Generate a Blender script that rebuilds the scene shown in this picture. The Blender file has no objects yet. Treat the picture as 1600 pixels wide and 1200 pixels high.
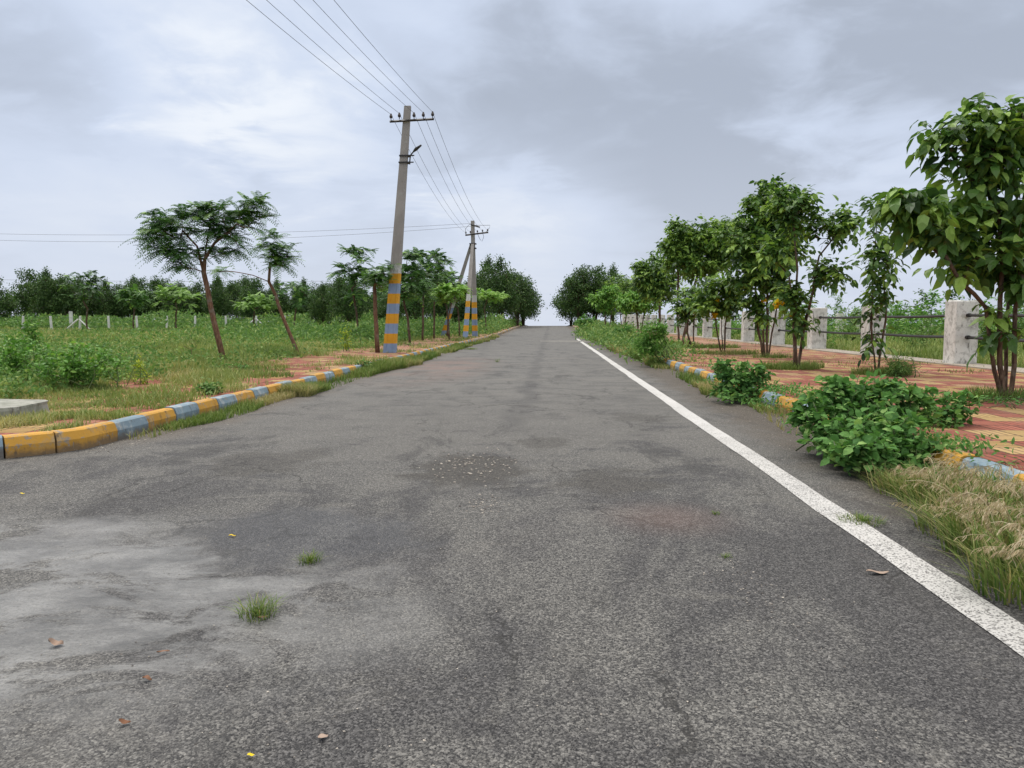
import bpy, math, random
import numpy as np
from mathutils import Vector
PI = math.pi
R = math.radians
scene = bpy.context.scene
COL = scene.collection

# ------------------------------------------------------------------ camera
F, CX, CY, VX, VY, H = 1150.0, 800.0, 600.0, 861.0, 502.0, 1.1
pitch = math.atan((CY - VY) / F)
yaw = math.atan((VX - CX) / F * math.cos(pitch))
cd = bpy.data.cameras.new('camera')
cam = bpy.data.objects.new('camera', cd)
COL.objects.link(cam)
cam.location = (0, 0, H)
cam.rotation_euler = (PI / 2 - pitch, 0, yaw)
cd.sensor_width = 36
cd.lens = F / 1600 * 36
cd.clip_start = 0.05
cd.clip_end = 9000
scene.camera = cam

# ------------------------------------------------------------------ world, sun, exposure
SUN_EL, SUN_AZ = R(58), R(-40)
world = bpy.data.worlds.new('World')
scene.world = world
world.use_nodes = True


class NB:
    """small node building helper"""
    def __init__(s, tree):
        s.t = tree
        tree.nodes.clear()

    def n(s, typ, **kw):
        nd = s.t.nodes.new(typ)
        for k, v in kw.items():
            if k.startswith('i_'):
                key = k[2:]
                key = int(key) if key.isdigit() else key.replace('_', ' ')
                s.put(nd.inputs[key], v)
            else:
                setattr(nd, k, v)
        return nd

    def put(s, sock, v):
        if isinstance(v, bpy.types.NodeSocket):
            s.t.links.new(v, sock)
        else:
            if sock.type == 'RGBA' and len(v) == 3:
                v = tuple(v) + (1,)
            sock.default_value = v

    def m(s, op, a, b=0.0, c=0.0, clamp=False):
        nd = s.t.nodes.new('ShaderNodeMath')
        nd.operation = op
        nd.use_clamp = clamp
        s.put(nd.inputs[0], a); s.put(nd.inputs[1], b); s.put(nd.inputs[2], c)
        return nd.outputs[0]

    def vm(s, op, a, b=(0, 0, 0), scale=None):
        nd = s.t.nodes.new('ShaderNodeVectorMath')
        nd.operation = op
        s.put(nd.inputs[0], a); s.put(nd.inputs[1], b)
        if scale is not None:
            s.put(nd.inputs[3], scale)
        return nd.outputs[1] if op in ('DOT_PRODUCT', 'LENGTH', 'DISTANCE') else nd.outputs[0]

    def mix(s, f, a, b, mode='MIX'):
        nd = s.t.nodes.new('ShaderNodeMix')
        nd.data_type = 'RGBA'
        nd.blend_type = mode
        s.put(nd.inputs[0], f); s.put(nd.inputs[6], a); s.put(nd.inputs[7], b)
        return nd.outputs[2]

    def noise(s, vec, scale, detail=4, rough=0.55, dist=0.0, out=0):
        nd = s.n('ShaderNodeTexNoise')
        s.put(nd.inputs['Vector'], vec)
        nd.inputs['Scale'].default_value = scale
        nd.inputs['Detail'].default_value = detail
        nd.inputs['Roughness'].default_value = rough
        nd.inputs['Distortion'].default_value = dist
        return nd.outputs[out]

    def sm(s, v, a, b, lo=0.0, hi=1.0):
        nd = s.t.nodes.new('ShaderNodeMapRange')
        nd.interpolation_type = 'SMOOTHSTEP'
        s.put(nd.inputs[0], v); s.put(nd.inputs[1], a); s.put(nd.inputs[2], b)
        s.put(nd.inputs[3], lo); s.put(nd.inputs[4], hi)
        return nd.outputs[0]

    def xyz(s, v):
        nd = s.t.nodes.new('ShaderNodeSeparateXYZ')
        s.put(nd.inputs[0], v)
        return nd.outputs

    def comb(s, x, y, z=0.0):
        nd = s.t.nodes.new('ShaderNodeCombineXYZ')
        s.put(nd.inputs[0], x); s.put(nd.inputs[1], y); s.put(nd.inputs[2], z)
        return nd.outputs[0]


w = NB(world.node_tree)
tc = w.n('ShaderNodeTexCoord')
dv = w.vm('NORMALIZE', tc.outputs['Generated'])
dx, dy, dz = w.xyz(dv)
zc = w.m('MAXIMUM', dz, 0.0)
den = w.m('ADD', zc, 0.16)
pl = w.comb(w.m('DIVIDE', dx, den), w.m('DIVIDE', dy, den), w.m('MULTIPLY', dz, 0.6))
warp = w.vm('MULTIPLY_ADD', w.noise(pl, 0.9, 3, out=1), (0.7, 0.7, 0.2))
w.put(warp.node.inputs[2], pl)
n1 = w.noise(warp, 0.75, 7, 0.5)
n2 = w.noise(w.vm('ADD', warp, (7.3, 2.1, 1.0)), 2.2, 7, 0.55)
cl = w.m('ADD', w.m('MULTIPLY', n1, 0.80), w.m('MULTIPLY', n2, 0.20))


def blob_dir(px, py):
    cp, sp, cyw, syw = math.cos(pitch), math.sin(pitch), math.cos(yaw), math.sin(yaw)
    a, b = (px - CX) / F, (CY - py) / F
    fwd = Vector((-syw * cp, cyw * cp, -sp)); rt = Vector((cyw, syw, 0)); up = rt.cross(fwd)
    return (fwd + rt * a + up * b).normalized()


for (px, py, wdt, amt) in ((430, 110, 0.15, 0.12), (320, 20, .15, .11), (500, 200, .12, .09), (150, 200, 0.2, 0.08), (60, 230, .15, -.08), (300, 270, .2, .06), (800, 330, .10, .12), (880, 400, 0.22, 0.16), (500, 260, 0.2, 0.07), (30, 320, 0.22, 0.05),
                           (1000, 210, 0.30, -0.16), (1560, 60, 0.24, -0.16), (1200, 120, .25, -.06), (720, 60, 0.14, -0.04), (1250, 300, .2, -.05), (60, 110, 0.10, -0.06)):
    d = w.vm('DISTANCE', dv, tuple(blob_dir(px, py)))
    d = w.m('ADD', d, w.m('ADD', w.m('MULTIPLY', w.m('SUBTRACT', n2, 0.5), 0.5), w.m('MULTIPLY', w.m('SUBTRACT', n1, 0.5), 0.4)))
    cl = w.m('ADD', cl, w.sm(d, 0.0, wdt, amt, 0.0))
f1 = w.sm(cl, 0.30, 0.60)
f2 = w.sm(cl, 0.52, 0.84)
colr = w.mix(f1, (0.39, 0.437, 0.525), (0.585, 0.66, 0.805))
colr = w.mix(f2, colr, (0.80, 0.84, 0.90))
# thin bright haze low over the skyline
low = w.sm(dz, 0.0, 0.30, 1.0, 0.0)
colr = w.mix(w.m('MULTIPLY', low, 0.55), colr, (0.60, 0.64, 0.735))
boost = w.sm(dz, 0.42, 0.95, 1.0, 2.7)
colr = w.mix(w.sm(dz, 0.42, 0.75), colr, (0.76, 0.72, 0.665))
cloud = w.vm('SCALE', colr, scale=w.m('MULTIPLY', boost, 10.0))
sky = w.n('ShaderNodeTexSky')
sky.sky_type = 'NISHITA'
sky.sun_disc = False
sky.sun_elevation = SUN_EL
sky.sun_rotation = SUN_AZ
full = w.mix(0.96, sky.outputs[0], cloud)
bg = w.n('ShaderNodeBackground', i_Color=full, i_Strength=0.1)
wo = w.n('ShaderNodeOutputWorld')
w.t.links.new(bg.outputs[0], wo.inputs[0])

sl = bpy.data.lights.new('sun', 'SUN')
sl.energy = 1.6
sl.angle = R(18)
sl.color = (1.0, 0.965, 0.92)
sun = bpy.data.objects.new('sun', sl)
COL.objects.link(sun)
sd = Vector((math.sin(SUN_AZ) * math.cos(SUN_EL), math.cos(SUN_AZ) * math.cos(SUN_EL), math.sin(SUN_EL)))
sun.rotation_euler = sd.to_track_quat('Z', 'Y').to_euler()
vs = scene.view_settings
vs.view_transform = 'Standard'
vs.look = 'None'
vs.exposure = 0.16
vs.gamma = 1.0
vs.use_curve_mapping = False


# ------------------------------------------------------------------ helpers
def P(px, py, depth):
    """world point on the vertical plane y = depth seen at that photo position"""
    d = blob_dir(px, py)
    t = depth / d.y
    return np.array((d.x * t, depth, H + d.z * t))


def G(px, py, z=0.0):
    d = blob_dir(px, py)
    t = (z - H) / d.z
    return np.array((d.x * t, d.y * t, z))


def gz(y):
    """terrain profile along the road: a faint rise, then the ground falls away"""
    y = np.asarray(y, dtype=float)
    a = np.clip((y - 45) / 60, 0, 1)
    rise = 0.42 * a * a * (3 - 2 * a)
    b = np.clip((y - 112) / 500, 0, 1)
    return rise - 14 * b ** 1.3 - np.clip(y - 612, 0, None) * 0.01


def vnoise(x, y, seed=0):
    """value noise in numpy"""
    x = np.asarray(x, float); y = np.asarray(y, float)
    xi = np.floor(x).astype(np.int64); yi = np.floor(y).astype(np.int64)
    fx = x - xi; fy = y - yi
    fx = fx * fx * (3 - 2 * fx); fy = fy * fy * (3 - 2 * fy)

    def h(a, b):
        v = (a * 374761393 + b * 668265263 + seed * 1442695041) & 0xffffffff
        v = ((v ^ (v >> 13)) * 1274126177) & 0xffffffff
        return ((v ^ (v >> 16)) & 0xffff) / 65535.0
    return (h(xi, yi) * (1 - fx) + h(xi + 1, yi) * fx) * (1 - fy) + (h(xi, yi + 1) * (1 - fx) + h(xi + 1, yi + 1) * fx) * fy


def fbm(x, y, seed=0, oc=3):
    s = 0; a = 0.5; t = 0
    for i in range(oc):
        s = s + a * vnoise(x * 2 ** i, y * 2 ** i, seed + i * 17); t += a; a *= 0.5
    return s / t


class MB:
    """mesh collector; add (verts, faces, tint, material index)"""
    def __init__(s):
        s.v = []; s.f = []; s.t = []; s.mi = []; s.n = 0

    def add(s, verts, faces, tint=0.5, mi=0):
        verts = np.asarray(verts, float).reshape(-1, 3)
        if not isinstance(faces, np.ndarray):
            groups = {}
            for f in faces:
                groups.setdefault(len(f), []).append(f)
            fl = [np.array(g, int) for g in groups.values()]
        else:
            fl = [faces]
        s.v.append(verts)
        t = np.empty(len(verts)); t[:] = tint
        s.t.append(t)
        for g in fl:
            s.f.append(g + s.n); s.mi.append(np.full(len(g), mi))
        s.n += len(verts)

    def box(s, c, size, rz=0.0, mi=0, tint=0.5):
        x, y, z = [q / 2 for q in size]
        v = np.array([(-x, -y, -z), (x, -y, -z), (x, y, -z), (-x, y, -z), (-x, -y, z), (x, -y, z), (x, y, z), (-x, y, z)])
        c0, s0 = math.cos(rz), math.sin(rz)
        v = np.stack([v[:, 0] * c0 - v[:, 1] * s0, v[:, 0] * s0 + v[:, 1] * c0, v[:, 2]], 1) + np.asarray(c)
        s.add(v, np.array([(0, 3, 2, 1), (4, 5, 6, 7), (0, 1, 5, 4), (1, 2, 6, 5), (2, 3, 7, 6), (3, 0, 4, 7)]), tint, mi)

    def tube(s, pts, rad, n=6, mi=0, cap=True, tint=0.5):
        pts = np.asarray(pts, float); m = len(pts)
        rad = np.broadcast_to(np.asarray(rad, float), (m,))
        tg = np.gradient(pts, axis=0)
        tg /= np.linalg.norm(tg, axis=1)[:, None] + 1e-9
        ref = np.array((0.0, 0, 1)) if abs(tg[0][2]) < 0.9 else np.array((0.0, 1, 0))
        u = np.cross(tg[0], ref); u /= np.linalg.norm(u)
        ang = np.arange(n) * 2 * PI / n
        V = []
        for i in range(m):
            u = u - tg[i] * np.dot(u, tg[i]); u /= np.linalg.norm(u) + 1e-9
            v2 = np.cross(tg[i], u)
            V.append(pts[i] + rad[i] * (np.cos(ang)[:, None] * u + np.sin(ang)[:, None] * v2))
        V = np.concatenate(V)
        k = np.arange(n); kn = (k + 1) % n
        fs = [np.stack([i * n + k, i * n + kn, (i + 1) * n + kn, (i + 1) * n + k], 1) for i in range(m - 1)]
        s.add(V, np.concatenate(fs), tint, mi)
        if cap:
            s.f.append(np.array([np.arange(n)[::-1], (m - 1) * n + np.arange(n)]) + s.n - len(V))
            s.mi.append(np.full(2, mi))

    def build(s, name, mats, parent=None, loc=None, smooth=False):
        me = bpy.data.meshes.new(name)
        V = np.concatenate(s.v)
        if loc is not None:
            V = V - np.asarray(loc)
        nl = [len(g[0]) for g in s.f]
        loops = np.concatenate([g.ravel() for g in s.f])
        sizes = np.concatenate([np.full(len(g), k) for g, k in zip(s.f, nl)])
        starts = np.concatenate([[0], np.cumsum(sizes)[:-1]])
        me.vertices.add(len(V)); me.vertices.foreach_set('co', V.ravel())
        me.loops.add(len(loops)); me.loops.foreach_set('vertex_index', loops.astype(np.int32))
        me.polygons.add(len(sizes)); me.polygons.foreach_set('loop_start', starts.astype(np.int32))
        me.polygons.foreach_set('material_index', np.concatenate(s.mi).astype(np.int32))
        me.polygons.foreach_set('use_smooth', np.full(len(sizes), smooth))
        me.update(calc_edges=True)
        at = me.attributes.new('tint', 'FLOAT', 'POINT')
        at.data.foreach_set('value', np.concatenate(s.t))
        for m_ in (mats if isinstance(mats, (list, tuple)) else [mats]):
            me.materials.append(m_)
        o = bpy.data.objects.new(name, me)
        COL.objects.link(o)
        if parent:
            o.parent = parent
        elif loc is not None:
            o.location = loc
        return o


def tag(o, label=None, cat=None, group=None, kind=None):
    if label: o['label'] = label
    if cat: o['category'] = cat
    if group: o['group'] = group
    if kind: o['kind'] = kind
    return o


def thing(name, label, cat, loc=(0, 0, 0), group=None):
    o = bpy.data.objects.new(name, None)
    COL.objects.link(o)
    o.location = loc
    o.empty_display_size = 0.2
    return tag(o, label, cat, group)


def dup(root, loc, rz=0.0, sc=(1, 1, 1), label=None, group=None):
    r = root.copy(); COL.objects.link(r)
    r.location = loc; r.rotation_euler = (0, 0, rz); r.scale = sc if not isinstance(sc, float) else (sc, sc, sc)
    if label: r['label'] = label
    if group: r['group'] = group
    for ch in [o for o in list(COL.objects) if o.parent == root]:
        c = ch.copy(); COL.objects.link(c); c.parent = r
        for g in [o for o in list(COL.objects) if o.parent == ch]:
            q = g.copy(); COL.objects.link(q); q.parent = c
    return r


# ------------------------------------------------------------------ materials
def material(name):
    m = bpy.data.materials.new(name)
    m.use_nodes = True
    return m, NB(m.node_tree)


def finish(b, col, rough=0.8, spec=0.3, bump=None, bdist=0.01, bstr=0.5, metal=0.0):
    p = b.n('ShaderNodeBsdfPrincipled')
    b.put(p.inputs['Base Color'], col)
    b.put(p.inputs['Roughness'], rough)
    b.put(p.inputs['Specular IOR Level'], spec)
    b.put(p.inputs['Metallic'], metal)
    if bump is not None:
        bn = b.n('ShaderNodeBump')
        b.put(bn.inputs['Height'], bump)
        bn.inputs['Distance'].default_value = bdist
        b.put(bn.inputs['Strength'], bstr)
        b.t.links.new(bn.outputs[0], p.inputs['Normal'])
    o = b.n('ShaderNodeOutputMaterial')
    b.t.links.new(p.outputs[0], o.inputs[0])


def wpos(b):
    return b.n('ShaderNodeNewGeometry').outputs['Position']


def leaf_mat(name, dark, mid, light, rough=0.45, spec=0.4, trans=0.32):
    m, b = material(name)
    at = b.n('ShaderNodeAttribute', attribute_name='tint').outputs['Fac']
    c = b.mix(b.sm(at, 0.0, 0.55), dark, mid)
    c = b.mix(b.sm(at, 0.5, 1.0), c, light)
    nz = b.noise(wpos(b), 9.0, 2)
    c = b.mix(b.sm(nz, 0.35, 0.7, 0.0, 0.3), c, b.mix(0.5, c, (0.0, 0.0, 0.0)))
    p = b.n('ShaderNodeBsdfPrincipled', i_Base_Color=c, i_Roughness=rough)
    p.inputs['Specular IOR Level'].default_value = spec
    t = b.n('ShaderNodeBsdfTranslucent')
    b.put(t.inputs[0], b.mix(0.5, c, b.mix(1.0, c, (0.9, 1.0, 0.25), 'MULTIPLY')))
    mx = b.n('ShaderNodeMixShader')
    mx.inputs[0].default_value = trans
    b.t.links.new(p.outputs[0], mx.inputs[1]); b.t.links.new(t.outputs[0], mx.inputs[2])
    o = b.n('ShaderNodeOutputMaterial')
    b.t.links.new(mx.outputs[0], o.inputs[0])
    return m


M = {}
M['leaf_pong'] = leaf_mat('broad_leaf', (0.030, 0.070, 0.020), (0.082, 0.18, 0.036), (0.30, 0.47, 0.09), 0.45, 0.35)
M['leaf_delonix'] = leaf_mat('feather_leaf', (0.034, 0.085, 0.026), (0.078, 0.19, 0.045), (0.24, 0.42, 0.085), 0.5, 0.3)
M['leaf_bright'] = leaf_mat('young_leaf', (0.07, 0.18, 0.03), (0.14, 0.33, 0.055), (0.28, 0.48, 0.09), 0.5, 0.3)
M['leaf_dark'] = leaf_mat('evergreen_leaf', (0.034, 0.070, 0.024), (0.068, 0.140, 0.036), (0.14, 0.23, 0.055), 0.5, 0.3, 0.25)
M['leaf_bush'] = leaf_mat('herb_leaf', (0.060, 0.155, 0.045), (0.13, 0.29, 0.075), (0.30, 0.47, 0.15), 0.7, 0.15)
M['leaf_weed'] = leaf_mat('weed_leaf', (0.080, 0.170, 0.048), (0.155, 0.285, 0.080), (0.34, 0.44, 0.15), 0.6, 0.2)
M['leaf_lime'] = leaf_mat('lime_leaf', (0.12, 0.2, 0.02), (0.32, 0.44, 0.04), (0.58, 0.62, 0.06), 0.6, 0.25)
M['grass'] = leaf_mat('grass_blade', (0.12, 0.19, 0.052), (0.25, 0.315, 0.10), (0.48, 0.44, 0.21), 0.65, 0.15, 0.3)
M['verge'] = leaf_mat('verge_blade', (0.085, 0.16, 0.035), (0.19, 0.26, 0.07), (0.42, 0.36, 0.18), 0.65, 0.15, 0.3)
M['straw'] = leaf_mat('straw', (0.30, 0.23, 0.13), (0.58, 0.47, 0.31), (0.80, 0.70, 0.52), 0.7, 0.2, 0.3)
M['petal'] = leaf_mat('petal', (0.7, 0.34, 0.01), (0.88, 0.52, 0.01), (0.9, 0.7, 0.03), 0.6, 0.2, 0.3)


def bark_mat(name, a, c_):
    m, b = material(name)
    p = wpos(b)
    st = b.vm('MULTIPLY', p, (1, 1, 0.22))
    n = b.noise(st, 38, 5, 0.65)
    c = b.mix(b.sm(n, 0.3, 0.7), a, c_)
    c = b.mix(b.sm(b.noise(p, 5, 3), 0.52, 0.7, 0, 0.6), c, (0.20, 0.19, 0.16))
    finish(b, c, 0.85, 0.2, n, 0.01, 0.7)
    return m


M['bark'] = bark_mat('brown_bark', (0.05, 0.032, 0.022), (0.17, 0.11, 0.075))
M['bark_red'] = bark_mat('reddish_bark', (0.09, 0.045, 0.028), (0.24, 0.135, 0.085))
M['stem'] = bark_mat('green_stem', (0.05, 0.08, 0.03), (0.12, 0.15, 0.06))

# asphalt
m, b = material('asphalt')
p = wpos(b)
X, Y, Z = b.xyz(p)
vor = b.n('ShaderNodeTexVoronoi', i_Vector=p, i_Scale=135.0)
vcol = b.n('ShaderNodeSeparateColor'); b.t.links.new(vor.outputs['Color'], vcol.inputs[0])
stone = b.m('POWER', vcol.outputs[0], 2.6)
vor2 = b.n('ShaderNodeTexVoronoi', i_Vector=p, i_Scale=260.0)
vcol2 = b.n('ShaderNodeSeparateColor'); b.t.links.new(vor2.outputs['Color'], vcol2.inputs[0])
grain = b.m('ADD', b.m('MULTIPLY', stone, 0.62), b.m('MULTIPLY', b.m('POWER', vcol2.outputs[1], 2.0), 0.5))
base = b.mix(grain, (0.016, 0.016, 0.018), (0.285, 0.276, 0.255))
big = b.noise(b.vm('MULTIPLY', p, (1.0, 0.6, 1)), 0.8, 9, 0.68, 0.4)
bigb = b.noise(b.vm('MULTIPLY', p, (0.9, 1.3, 1)), 1.5, 10, 0.72, 0.5)
base = b.mix(b.sm(big, 0.44, 0.54), b.mix(1.0, base, (0.62, 0.62, 0.655), 'MULTIPLY'), base)
dust = b.mix(grain, (0.050, 0.048, 0.045), (0.275, 0.265, 0.245))
ydist = b.m('MINIMUM', b.m('MULTIPLY', b.m('SUBTRACT', Y, 5.2), 0.055), 0.12)
ydist = b.m('MAXIMUM', ydist, -0.07)
dm = b.m('ADD', b.m('ADD', bigb, ydist), b.m('MULTIPLY', b.m('SUBTRACT', vcol.outputs[2], 0.5), 0.05))
base = b.mix(b.sm(dm, 0.49, 0.56, 0.0, 0.80), base, dust)
far = b.sm(Y, 5.0, 13.0)
base = b.mix(b.m('MULTIPLY', far, 0.45), base, b.mix(b.sm(bigb, 0.44, 0.54), (0.080, 0.079, 0.077), (0.150, 0.146, 0.136)))
# dark worn streaks with ragged edges
strk = b.noise(b.vm('MULTIPLY', p, (1.7, 0.6, 1)), 0.9, 8, 0.7, 0.4)
base = b.mix(b.sm(strk, 0.55, 0.63, 0.0, 0.7), base, b.mix(grain, (0.02, 0.02, 0.021), (0.11, 0.105, 0.10)))
for (qx, qy, ra, st_) in ((-0.60, 5.45, .50, .9), (0.42, 5.0, .45, .7), (-2.2, 5.6, .5, .6), (-0.1, 6.6, .35, .6), (1.0, 8.5, .4, .5)):
    dq = b.vm('DISTANCE', b.vm('MULTIPLY', b.vm('ADD', p, b.vm('SCALE', b.vm('SUBTRACT', b.noise(p, 2.2, 7, 0.7, out=1), (0.5, 0.5, 0.5)), scale=1.3)), (1, 0.75, 0)), (qx, qy * .75, 0))
    base = b.mix(b.sm(dq, ra * .55, ra, st_, 0.0), base, b.mix(grain, (0.018, 0.017, 0.016), (0.13, 0.12, 0.105)))
seam = b.m('ABSOLUTE', b.m('ADD', X, b.m('ADD', 0.36, b.m('MULTIPLY', b.m('SUBTRACT', b.noise(p, 0.8, 5), 0.5), 0.55))))
base = b.mix(b.m('MULTIPLY', b.sm(seam, 0.03, 0.22, 0.6, 0.0), b.m('MULTIPLY', b.sm(Y, 6.5, 8.5), b.sm(bigb, 0.35, 0.55))), base, (0.06, 0.058, 0.058))
crv = b.n('ShaderNodeTexVoronoi', i_Vector=b.vm('ADD', b.vm('MULTIPLY', p, (1, .8, 1)), b.vm('SCALE', b.noise(p, 2.5, 6, 0.7, out=1), scale=0.55)), i_Scale=1.15)
crv.feature = 'DISTANCE_TO_EDGE'
crk = b.m('MULTIPLY', b.sm(crv.outputs['Distance'], 0.004, 0.018, 1.0, 0.0), b.sm(b.noise(p, 0.7, 4), 0.48, 0.56))
base = b.mix(b.m('MULTIPLY', crk, 0.75), base, (0.02, 0.019, 0.018))
# transverse ripples of drifted dust farther away
rip = b.noise(b.vm('MULTIPLY', p, (0.5, 1.6, 1)), 0.7, 5, 0.6, 0.3)
base = b.mix(b.m('MULTIPLY', b.sm(rip, 0.5, 0.7), b.m('MULTIPLY', far, 0.45)), base, (0.165, 0.156, 0.142))
# red dust
redn = b.noise(p, 0.9, 5, 0.65)
rd = b.m('MULTIPLY', b.sm(b.vm('DISTANCE', b.vm('MULTIPLY', p, (1, 0.25, 0)), (-2.6, 4.4, 0)), 0.2, 1.7, 1.0, 0.0), b.sm(redn, 0.35, 0.6, 0.0, 0.75))
rd2 = b.sm(b.vm('DISTANCE', p, (0.66, 4.1, 0)), 0.02, 0.5, 0.35, 0.0)
rd3 = b.sm(redn, 0.66, 0.78, 0.0, 0.35)
base = b.mix(b.m('MAXIMUM', b.m('MAXIMUM', rd, rd2), rd3), base, b.mix(grain, (0.15, 0.10, 0.085), (0.30, 0.21, 0.175)))
# dusty shoulders along both kerbs
shn = b.m('MULTIPLY', b.m('SUBTRACT', b.noise(p, 2.2, 6, 0.65), 0.5), 0.9)
sh = b.sm(b.m('ADD', X, shn), 1.75, 2.3, 0.0, 0.8)
base = b.mix(sh, base, b.mix(grain, (0.045, 0.036, 0.027), (0.165, 0.135, 0.105)))
shl = b.m('MULTIPLY', b.sm(b.m('ADD', X, shn), -3.9, -3.2, 0.75, 0.0), b.sm(Y, 6.0, 7.0))
base = b.mix(shl, base, b.mix(grain, (0.065, 0.052, 0.040), (0.20, 0.165, 0.13)))
# fine silt left by water in the low corner
wn = b.noise(p, 1.3, 8, 0.68, out=1)
pw = b.vm('ADD', p, b.vm('SCALE', b.vm('SUBTRACT', wn, (0.5, 0.5, 0.5)), scale=1.5))
silt = b.sm(b.vm('LENGTH', b.vm('MULTIPLY', b.vm('SUBTRACT', pw, (-2.15, 2.75, 0.0)), (0.62, 0.95, 0.0))), 0.55, 1.25, 1.0, 0.0)
hole = b.sm(b.noise(b.vm('MULTIPLY', p, (1.0, 1.5, 1)), 1.9, 6, 0.72, 0.5), 0.48, 0.60, 1.0, 0.1)
damp = b.sm(b.vm('DISTANCE', b.vm('MULTIPLY', pw, (.8, 1, 0)), (-1.02, 3.72, 0)), 0.32, 0.62, 1.0, 0.0)
silt = b.m('MULTIPLY', b.m('MULTIPLY', silt, hole), b.m('SUBTRACT', 1.0, damp))
siltc = b.mix(b.sm(b.noise(b.vm('MULTIPLY', p, (1.0, 1.5, 1)), 2.6, 9, 0.72, 0.2), 0.32, 0.68), (0.085, 0.085, 0.083), (0.26, 0.258, 0.25))
siltc = b.mix(b.sm(b.noise(p, 75, 4, 0.8), 0.50, 0.62, 0.0, 0.6), siltc, (0.06, 0.06, 0.06))
base = b.mix(b.m('MULTIPLY', silt, 0.85), base, siltc)
damp = b.m('MULTIPLY', damp, 0.85)
base = b.mix(1.0, base, (0.895, 0.90, 0.905), 'MULTIPLY')
base = b.mix(damp, base, b.mix(1.0, base, (0.60, 0.60, 0.63), 'MULTIPLY'))
hgt = b.m('SUBTRACT', 1.0, vor.outputs['Distance'])
hgt = b.m('MULTIPLY', hgt, b.m('SUBTRACT', 1.0, b.m('MULTIPLY', silt, 0.9)))
hgt = b.m('ADD', hgt, b.m('MULTIPLY', b.noise(b.vm('MULTIPLY', p, (1.5, 3.0, 1)), 5, 7, 0.7), b.m('MULTIPLY', silt, 2.2)))
hgt = b.m('ADD', hgt, b.m('MULTIPLY', big, 2.0))
rgh = b.m('SUBTRACT', 0.78, b.m('MULTIPLY', b.m('MAXIMUM', silt, damp), 0.36))
bs = b.sm(Y, 3.0, 30.0, 0.75, 0.1)
finish(b, base, rgh, 0.35, hgt, 0.006, bs)
M['asphalt'] = m

# worn white road paint
m, b = material('road_paint')
p = wpos(b)
X, Y, Z = b.xyz(p)
vor = b.n('ShaderNodeTexVoronoi', i_Vector=p, i_Scale=150.0)
vc = b.n('ShaderNodeSeparateColor'); b.t.links.new(vor.outputs['Color'], vc.inputs[0])
big = b.noise(p, 3.0, 5, 0.65)
near = b.sm(Y, 4.0, 9.0, 0.0, 1.0)
wear = b.m('ADD', b.m('MULTIPLY', vc.outputs[0], 0.6), b.m('MULTIPLY', big, 0.5))
thr = b.m('ADD', 0.64, b.m('MULTIPLY', near, 0.14))
wf = b.sm(wear, thr, b.m('ADD', thr, 0.09))
c = b.mix(b.noise(p, 1.4, 4), (0.38, 0.375, 0.36), (0.64, 0.635, 0.625))
c = b.mix(b.m('MULTIPLY', vc.outputs[1], 0.3), c, (0.35, 0.34, 0.33))
c = b.mix(b.m('MULTIPLY', wf, 0.85), c, (0.09, 0.088, 0.086))
finish(b, c, 0.7, 0.3, b.m('SUBTRACT', 1.0, vor.outputs['Distance']), 0.005, 0.5)
M['paint'] = m


def painted(name, c0, wear_lo=0.56, stain=0.5, chip=(0.34, 0.33, 0.31), splash=False):
    m, b = material(name)
    p = wpos(b)
    n = b.noise(p, 6.0, 7, 0.68)
    n2 = b.noise(p, 22.0, 5, 0.7)
    c = b.mix(b.sm(b.noise(p, 2.3, 3), 0.3, 0.7), tuple(q * 0.80 for q in c0), c0)
    c = b.mix(b.sm(n, wear_lo, wear_lo + 0.13, 0.0, 0.65), c, chip)
    st = b.noise(b.vm('MULTIPLY', p, (1, 1, 0.35)), 13, 6, 0.7)
    c = b.mix(b.sm(st, 0.54, 0.70, 0.0, stain), c, (0.07, 0.06, 0.05))
    if splash:
        px_, py2, pz_ = b.xyz(p)
        c = b.mix(b.sm(b.m('ADD', pz_, b.m('MULTIPLY', b.m('SUBTRACT', n, 0.5), 0.22)), 0.01, 0.085, 0.8, 0.0), c, (0.13, 0.105, 0.08))
        chipn = b.noise(p, 9, 9, 0.75, 0.4)
        c = b.mix(b.sm(chipn, 0.575, 0.60, 0.0, 0.85), c, b.mix(n2, (0.14, 0.13, 0.115), (0.36, 0.34, 0.31)))
    finish(b, c, 0.75, 0.3, b.m('ADD', n2, n), 0.006, 0.6)
    return m


M['k_yellow'] = painted('kerb_yellow', (0.53, 0.285, 0.045), 0.52, 0.85, (0.34, 0.27, 0.17), splash=True)
M['k_blue'] = painted('kerb_blue', (0.205, 0.285, 0.345), 0.50, 0.85, (0.42, 0.44, 0.44), splash=True)
M['kerb_back'] = painted('kerb_concrete', (0.36, 0.31, 0.25), 0.5, 0.6)
M['p_yellow'] = painted('pole_yellow', (0.70, 0.35, 0.03), 0.68, 0.12)
M['p_blue'] = painted('pole_blue', (0.25, 0.34, 0.50), 0.68, 0.12)
M['p_white'] = painted('pole_lime_wash', (0.60, 0.60, 0.59), 0.6, 0.15)
M['concrete'] = painted('pole_concrete', (0.33, 0.305, 0.285), 0.55, 0.2)
M['pillar'] = painted('pillar_whitewash', (0.70, 0.69, 0.65), 0.48, 0.8, (0.33, 0.32, 0.29))
M['post'] = painted('post_whitewash', (0.62, 0.63, 0.62), 0.6, 0.2)
M['slab'] = painted('slab_concrete', (0.33, 0.33, 0.29), 0.46, 0.9, (0.17, 0.18, 0.14))
m, b = material('black_steel')
finish(b, b.mix(b.noise(wpos(b), 30, 4), (0.012, 0.012, 0.014), (0.04, 0.036, 0.034)), 0.5, 0.4)
M['steel'] = m
m, b = material('wire')
finish(b, (0.06, 0.063, 0.07), 0.6, 0.3)
M['wire'] = m
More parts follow.
